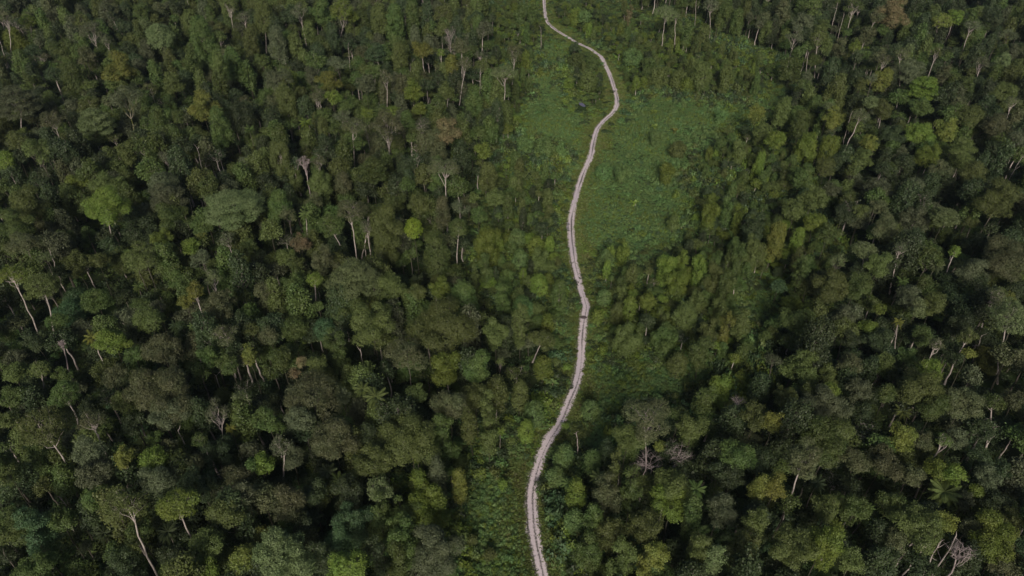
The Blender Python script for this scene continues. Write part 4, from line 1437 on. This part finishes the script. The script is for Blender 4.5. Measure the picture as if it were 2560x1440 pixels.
for n_ in rng.permutation(gx.size):
    x, y, zc = gx[n_], gy[n_], hts[n_]
    px, py, dd = proj((x, y, zc))
    if px < -160 or px > 2720 or py < -130 or py > 1640 or rdist[n_] < 8: continue
    rg0 = int(region(np.array([px + rng.normal(0, 12)]), np.array([py + rng.normal(0, 8)]))[0]); rgb_ = int(region(np.array([proj((x, y, 0))[0]]), np.array([proj((x, y, 0))[1]]))[0])
    j = int(rng.integers(0, len(NX))); pm, rr, rz, zp = NX[j]
    if rg0 == 0 or rgb_ == 0: continue
    if py > 1080 and px > 1050 and int(region(np.array([px + 55]), np.array([py]))[0]) == 0: continue
    if n_ >= NB and rg0 == 2: continue
    if rg0 == 1 or rgb_ == 1:
        if n_ < NB: continue
        zc = rng.uniform(2.6, 6.5) if rng.random() < .85 else rng.uniform(6, 9); px, py, dd = proj((x, y, zc))
        if int(region(np.array([px]), np.array([py]))[0]) == 0: continue
    sc = zc / zp; small = rg0 == 1 or rgb_ == 1; sxy = rng.uniform(.42, .72) if small else max(.55, min(1.2, .6 + .4 * sc)) * (1 if small else rng.uniform(.85, 1.15)); r = rr * sxy
    if rdist[n_] < r + 3.2: continue
    rp = r * F / dd; rph = rp * .9
    if rdist[n_] < 60 and hides_road(px, py, dd, rp + 6, rph * 1.2 + 4): continue
    # nearer than a tree of the photograph and over its crown or its visible trunk: leave it out, or sink it
    dx = (px - hx_) / (HRP * .9 + rp * .85); dy = (py - hy_) / (HH * .9 + rph * .85)
    cover = ((dx * dx + dy * dy) < 1) & (dd < hd_ + HR * .3)
    bad = bool(cover.any())
    if not bad and len(SG):
        ax, ay, bx, by, sd2 = SG.T; vx, vy = bx - ax, by - ay; tt = np.clip(((px - ax) * vx + (py - ay) * vy) / (vx * vx + vy * vy), 0, 1)
        dseg = np.hypot(px - ax - vx * tt, py - ay - vy * tt); bad = bool(((dseg < rp * 1.0) & (dd < sd2 + 2)).any())
    if bad:
        if rng.random() < .3 and rg0 == 2:          # a low understorey tree that stays under the crown line
            zc = rng.uniform(3.5, 6.5); px, py, dd = proj((x, y, zc)); rp = 3.0 * F / dd; sxy = .65; r = rr * sxy
            dx = (px - hx_) / (HRP * .8 + rp * .7); dy = (py - hy_) / (HH * .8 + rp * .6)
            if (((dx * dx + dy * dy) < 1) & (dd < hd_)).any(): continue
            if len(SG):
                tt = np.clip(((px - ax) * vx + (py - ay) * vy) / (vx * vx + vy * vy), 0, 1); dseg = np.hypot(px - ax - vx * tt, py - ay - vy * tt)
                if ((dseg < rp * .9) & (dd < sd2)).any(): continue
        else: continue
    w = {0: (.1, .3, .3, .1, .1, .1)}.get(0)
    if rg0 == 1: w = (.18, .45, .22, .0, .0, .15)
    elif px > 1430: w = (.50, .24, .14, .08, .04, .0)
    elif py > 800: w = (.40, .28, .16, .10, .06, .0)
    else: w = (.30, .28, .26, .10, .06, .0)  # raised dark leaf share puts the shade of the gaps into the colour
    ci_ = int(rng.choice(6, p=np.array(w) / sum(w)))
    P_.append((x, y, float(ground_z(x, y)) )); I_.append(j * 6 + ci_); R_.append((rng.normal(0, .03), rng.normal(0, .03), rng.uniform(0, 6.28))); S_.append((sxy, sxy, zc / zp))
print('filler trees', len(P_))
pscatter('background_forest', P_, I_, R_, S_, protos, 'unbroken dark rainforest canopy filling in between the nearer trees, darkened further for shade', 'forest')

# low clumps: creepers, shrubs and saplings
cl = []
for j in range(10):
    rr = 1.5; g = Geo(); kind = j % 5
    n = 330
    d = sph(n, rng, -.05); lob = rng.normal(0, .6, (4, 3)) * (1, 1, .3); C_ = lob[rng.integers(0, 4, n)]
    Pq = C_ + d * rng.uniform(.7, 1.05, (n, 1)) * np.array([1.1, 1.1, .62 if kind < 3 else 1.0]) * .95
    Pq[:, 2] = np.abs(Pq[:, 2]) + .05
    g.quads(leaf_quads(Pq, d + (0, 0, .6), .38, rng, .62, .35)); cl.append(g.mesh('low_clump_%02d' % j, [LM['green']]))
cl2 = []
for j in range(8):
    g = Geo(); n = 560; lob = rng.normal(0, .75, (6, 3)) * (1, 1, .35); C_ = lob[rng.integers(0, 6, n)]; d = sph(n, rng, -.1)
    Pq = C_ + d * rng.uniform(.6, 1.05, (n, 1)) * np.array([.8, .8, .6]); Pq[:, 2] = np.abs(Pq[:, 2]) * 1.15 + .05
    g.quads(leaf_quads(Pq, d + (0, 0, .4), .29, rng, .62, .4)); cl2.append(g.mesh('shrub_clump_%02d' % j, [LM['green']]))
CC = ['creep', 'bright', 'blue', 'olive', 'dark', 'yellow']
cprot = [(m_, [LM[c_]]) for m_ in cl for c_ in CC]; cprot2 = [(m_, [LM[c_]]) for m_ in cl2 for c_ in CC]
def clumps(name, n, cond, colw, zs, ss, label, cat, seed):
    rg = np.random.default_rng(seed); P, I, Ro, S = [], [], [], []
    # even on the ground inside the seen wedge
    yy = rg.uniform(45, 640, n * 3); ww = 90 + yy * .80; xx = rg.uniform(-1, 1, n * 3) * ww
    keep = rg.random(n * 3) < ww / ww.max()
    if name != 'forest_undergrowth': xx = rg.uniform(-110, 240, n * 3); keep = xx < 1e9
    xx, yy = xx[keep], yy[keep]
    px, py, dd = proj(np.stack([xx, yy, np.full(xx.shape, 1.0)], 1))
    m = (px > -150) & (px < 2710) & (py > -100) & (py < 1600); xx, yy, px, py = xx[m], yy[m], px[m], py[m]
    rgn = region(px + rg.normal(0, 13, len(px)), py + rg.normal(0, 9, len(px))); rd_ = road_dist(xx, yy); dp = np.hypot(xx - POND[0], yy - POND[1]); k = cond(rgn, rd_, px, py) & (dp > 4.5) & ~((np.abs(xx - POND[0]) < 4.5) & (yy < POND[1]) & (yy > POND[1] - 9))
    xx, yy, px, py, rgn, rd_ = xx[k], yy[k], px[k], py[k], rgn[k], rd_[k]
    z = ground_z(xx, yy); n1 = wob(xx, yy, 17) + .7 * wob(yy + 40, xx, 7); n2 = wob(xx + 90, yy, 29) + .8 * wob(xx, yy + 30, 9)
    W = colw(n1, n2, px, py, rd_); W = W / W.sum(1, keepdims=True); cs = (W.cumsum(1) > rg.random(len(xx))[:, None]).argmax(1)
    big = name != 'creeper_carpet'; mi = rg.integers(0, len(cl2) if big else len(cl), len(xx)); idx = mi * len(CC) + cs
    s = ss(n1, n2, rd_, rg, px, py); lim = np.maximum(.15, (rd_ - 2.0) / 1.45); f = np.minimum(1, lim / s[:, 0])[:, None]; s = s * f
    pscatter(name, np.stack([xx, yy, z + zs], 1), idx, np.stack([rg.normal(0, .12, len(xx)), rg.normal(0, .12, len(xx)), rg.uniform(0, 6.28, len(xx))], 1), s, cprot2 if big else cprot, label, cat)
    print(name, len(xx))
def col_open(n1, n2, px, py, rd_):
    o = np.ones_like(n1); low = (py > 850)
    bl = np.clip(.25 + .35 * n2, 0.05, 1.2) + np.where((px > 1500) & (px < 1700) & (py > 500) & (py < 660), .8, 0)
    return np.stack([2.2 * o, np.clip(.30 + .25 * n1, .02, .8) + np.where(py > 1100, .3, 0), bl * .3, .0 * o, .02 * o, .0 * o], 1)  # near clearing: brightness put into the leaf mix against neighbouring trees' shade
clumps('creeper_carpet', 170000, lambda r, d, x, y: (r == 0) & (d > 2.6), col_open, -.15,
       lambda n1, n2, d, rg, px, py: (lambda a, h: np.stack([a, a, h], 1))(rg.uniform(.32, .68, len(n1)), np.clip(.75 + .4 * n1 + .35 * n2, .3, 2.2) * rg.uniform(.8, 1.2, len(n1)) * np.clip((d - 1.5) / 5, .2, 1)),
       'low bright green creeper carpet spread over the clearing', 'creepers', 1)
clumps('thicket_undergrowth', 70000, lambda r, d, x, y: (r == 1) & (d > 2.9), lambda n1, n2, px, py, d: np.stack([.5 + 0 * n1, np.clip(.4 + .3 * n1, .05, 1), np.clip(.25 + .3 * n2, .02, 1), 
       .45 + 0 * n1, .45 + 0 * n1, .0 + 0 * n1], 1), -.2,
       lambda n1, n2, d, rg, px, py: (lambda a: np.stack([a, a, a * np.clip(1.3 + .6 * n2, .6, 2.6) * np.clip((d - 2.5) / np.where(py < 250, 14, 6), .2, 1)], 1))(rg.uniform(.9, 2.3, len(n1))),
       'tangled shrubs and vines between the thicket trees', 'undergrowth', 2)
clumps('forest_undergrowth', 26000, lambda r, d, x, y: (r == 2) & (d > 4.0), lambda n1, n2, px, py, d: np.stack([.10 + 0 * n1, .02 + 0 * n1, .12 + 0 * n1, .12 + 0 * n1, .9 + 0 * n1, .0 * n1], 1), -.2,  # mostly dark leaves: shade between the crowns put into their colour
       lambda n1, n2, d, rg, px, py: (lambda a: np.stack([a, a, a * rg.uniform(.5, 1.2, len(n1))], 1))(rg.uniform(1.0, 2.0, len(n1))),
       'saplings and ferns on the forest floor, leaves darkened for shade', 'undergrowth', 3)
clumps('clearing_saplings', 16000, lambda r, d, x, y: (r == 0) & (d > 5.0) & (wob(x, y, 31) + .8 * wob(y, x, 13) + np.where((x > 1630) & (y > 300) & (y < 520) & (x < 1830), 1.3, 0) - np.where((y > 1100), .8, 0) > .35), col_open, -.3,
       lambda n1, n2, d, rg, px, py: (lambda a: np.stack([a, a, a * rg.uniform(.9, 1.8, len(n1)) * np.where(px > 1630, 1.35, 1)], 1))(rg.uniform(.5, 1.25, len(n1))),
       'scattered leafy saplings and creeper mounds standing out of the clearing', 'saplings', 4)
# short grass tufts on the verges
gr = []
for j in range(4):
    n = 60; P0 = rng.normal(0, .45, (n, 3)) * (1, 1, 0); d = unit(rng.normal(0, 1.0, (n, 3)) * (1, 1, .2) + (0, 0, .55)); s = unit(np.cross(d, rng.normal(0, 1, (n, 3)))) * .11; L = rng.uniform(.25, .55, (n, 1))
    V = np.stack([P0 - s, P0 + s, P0 + s * .3 + d * L, P0 - s * .3 + d * L], 1).reshape(-1, 3); g = Geo(); g.quads(V); gr.append(g.mesh('grass_tuft_%d' % j, [LM['yellow']]))
LM['verge'] = leaf_mat('leaves_verge', (0.105, 0.145, 0.034), (0.125, 0.125, 0.044))
gprot = [(m_, [LM[c_]]) for m_ in gr for c_ in ('olive', 'verge', 'bright')]
rg = np.random.default_rng(9); k = rg.integers(0, len(RC) - 1, 30000); tg = unit(np.gradient(RC, axis=0))[k]; side = rg.choice([-1, 1], len(k)); off = ROADW - .25 + rg.gamma(2.0, 1.1, len(k)); off = np.minimum(off, 7)
XY = RC[k] + np.stack([tg[:, 1], -tg[:, 0]], 1) * (side * off)[:, None] + rg.normal(0, .2, (len(k), 2)); m = road_dist(XY[:, 0], XY[:, 1]) > ROADW - .35; XY = XY[m]; off = off[m]
w = rg.random(len(XY)); idx = rg.integers(0, 4, len(XY)) * 3 + np.where(w < .35, 0, np.where(w < .85, 1, 2)); s = rg.uniform(.6, 1.3, len(XY)) * np.clip(off / 3, .5, 1.6)
pscatter('verge_grass', np.c_[XY, np.full(len(XY), .03)], idx, np.c_[np.zeros((len(XY), 2)), rg.uniform(0, 6.28, len(XY))], np.c_[s * 1.2, s * 1.2, s], gprot, 'short yellowish grass growing along both edges of the track', 'grass')

# ------------------------------------------------------------------ thin evening air
HAZE = 0.000032
m_haze, t = new_mat('haze'); pv = N(t, 'ShaderNodeVolumePrincipled'); pv.inputs['Color'].default_value = (.62, .78, 1, 1); pv.inputs['Density'].default_value = HAZE
o = N(t, 'ShaderNodeOutputMaterial'); t.links.new(pv.outputs[0], o.inputs['Volume'])
x0, x1, y0, y1, z0, z1 = -2600, 2600, -1600, 3600, -4, CAM_H + 3
V = [(x, y, z) for z in (z0, z1) for x, y in ((x0, y0), (x1, y0), (x1, y1), (x0, y1))]
me = mesh_from('haze', V, [(3, 2, 1, 0), (4, 5, 6, 7), (0, 1, 5, 4), (1, 2, 6, 5), (2, 3, 7, 6), (3, 0, 4, 7)], [m_haze])
hz = tag(link('haze', me), 'thin bluish evening haze over the whole forest', 'haze', kind='stuff')
scene.cycles.volume_bounces = 0
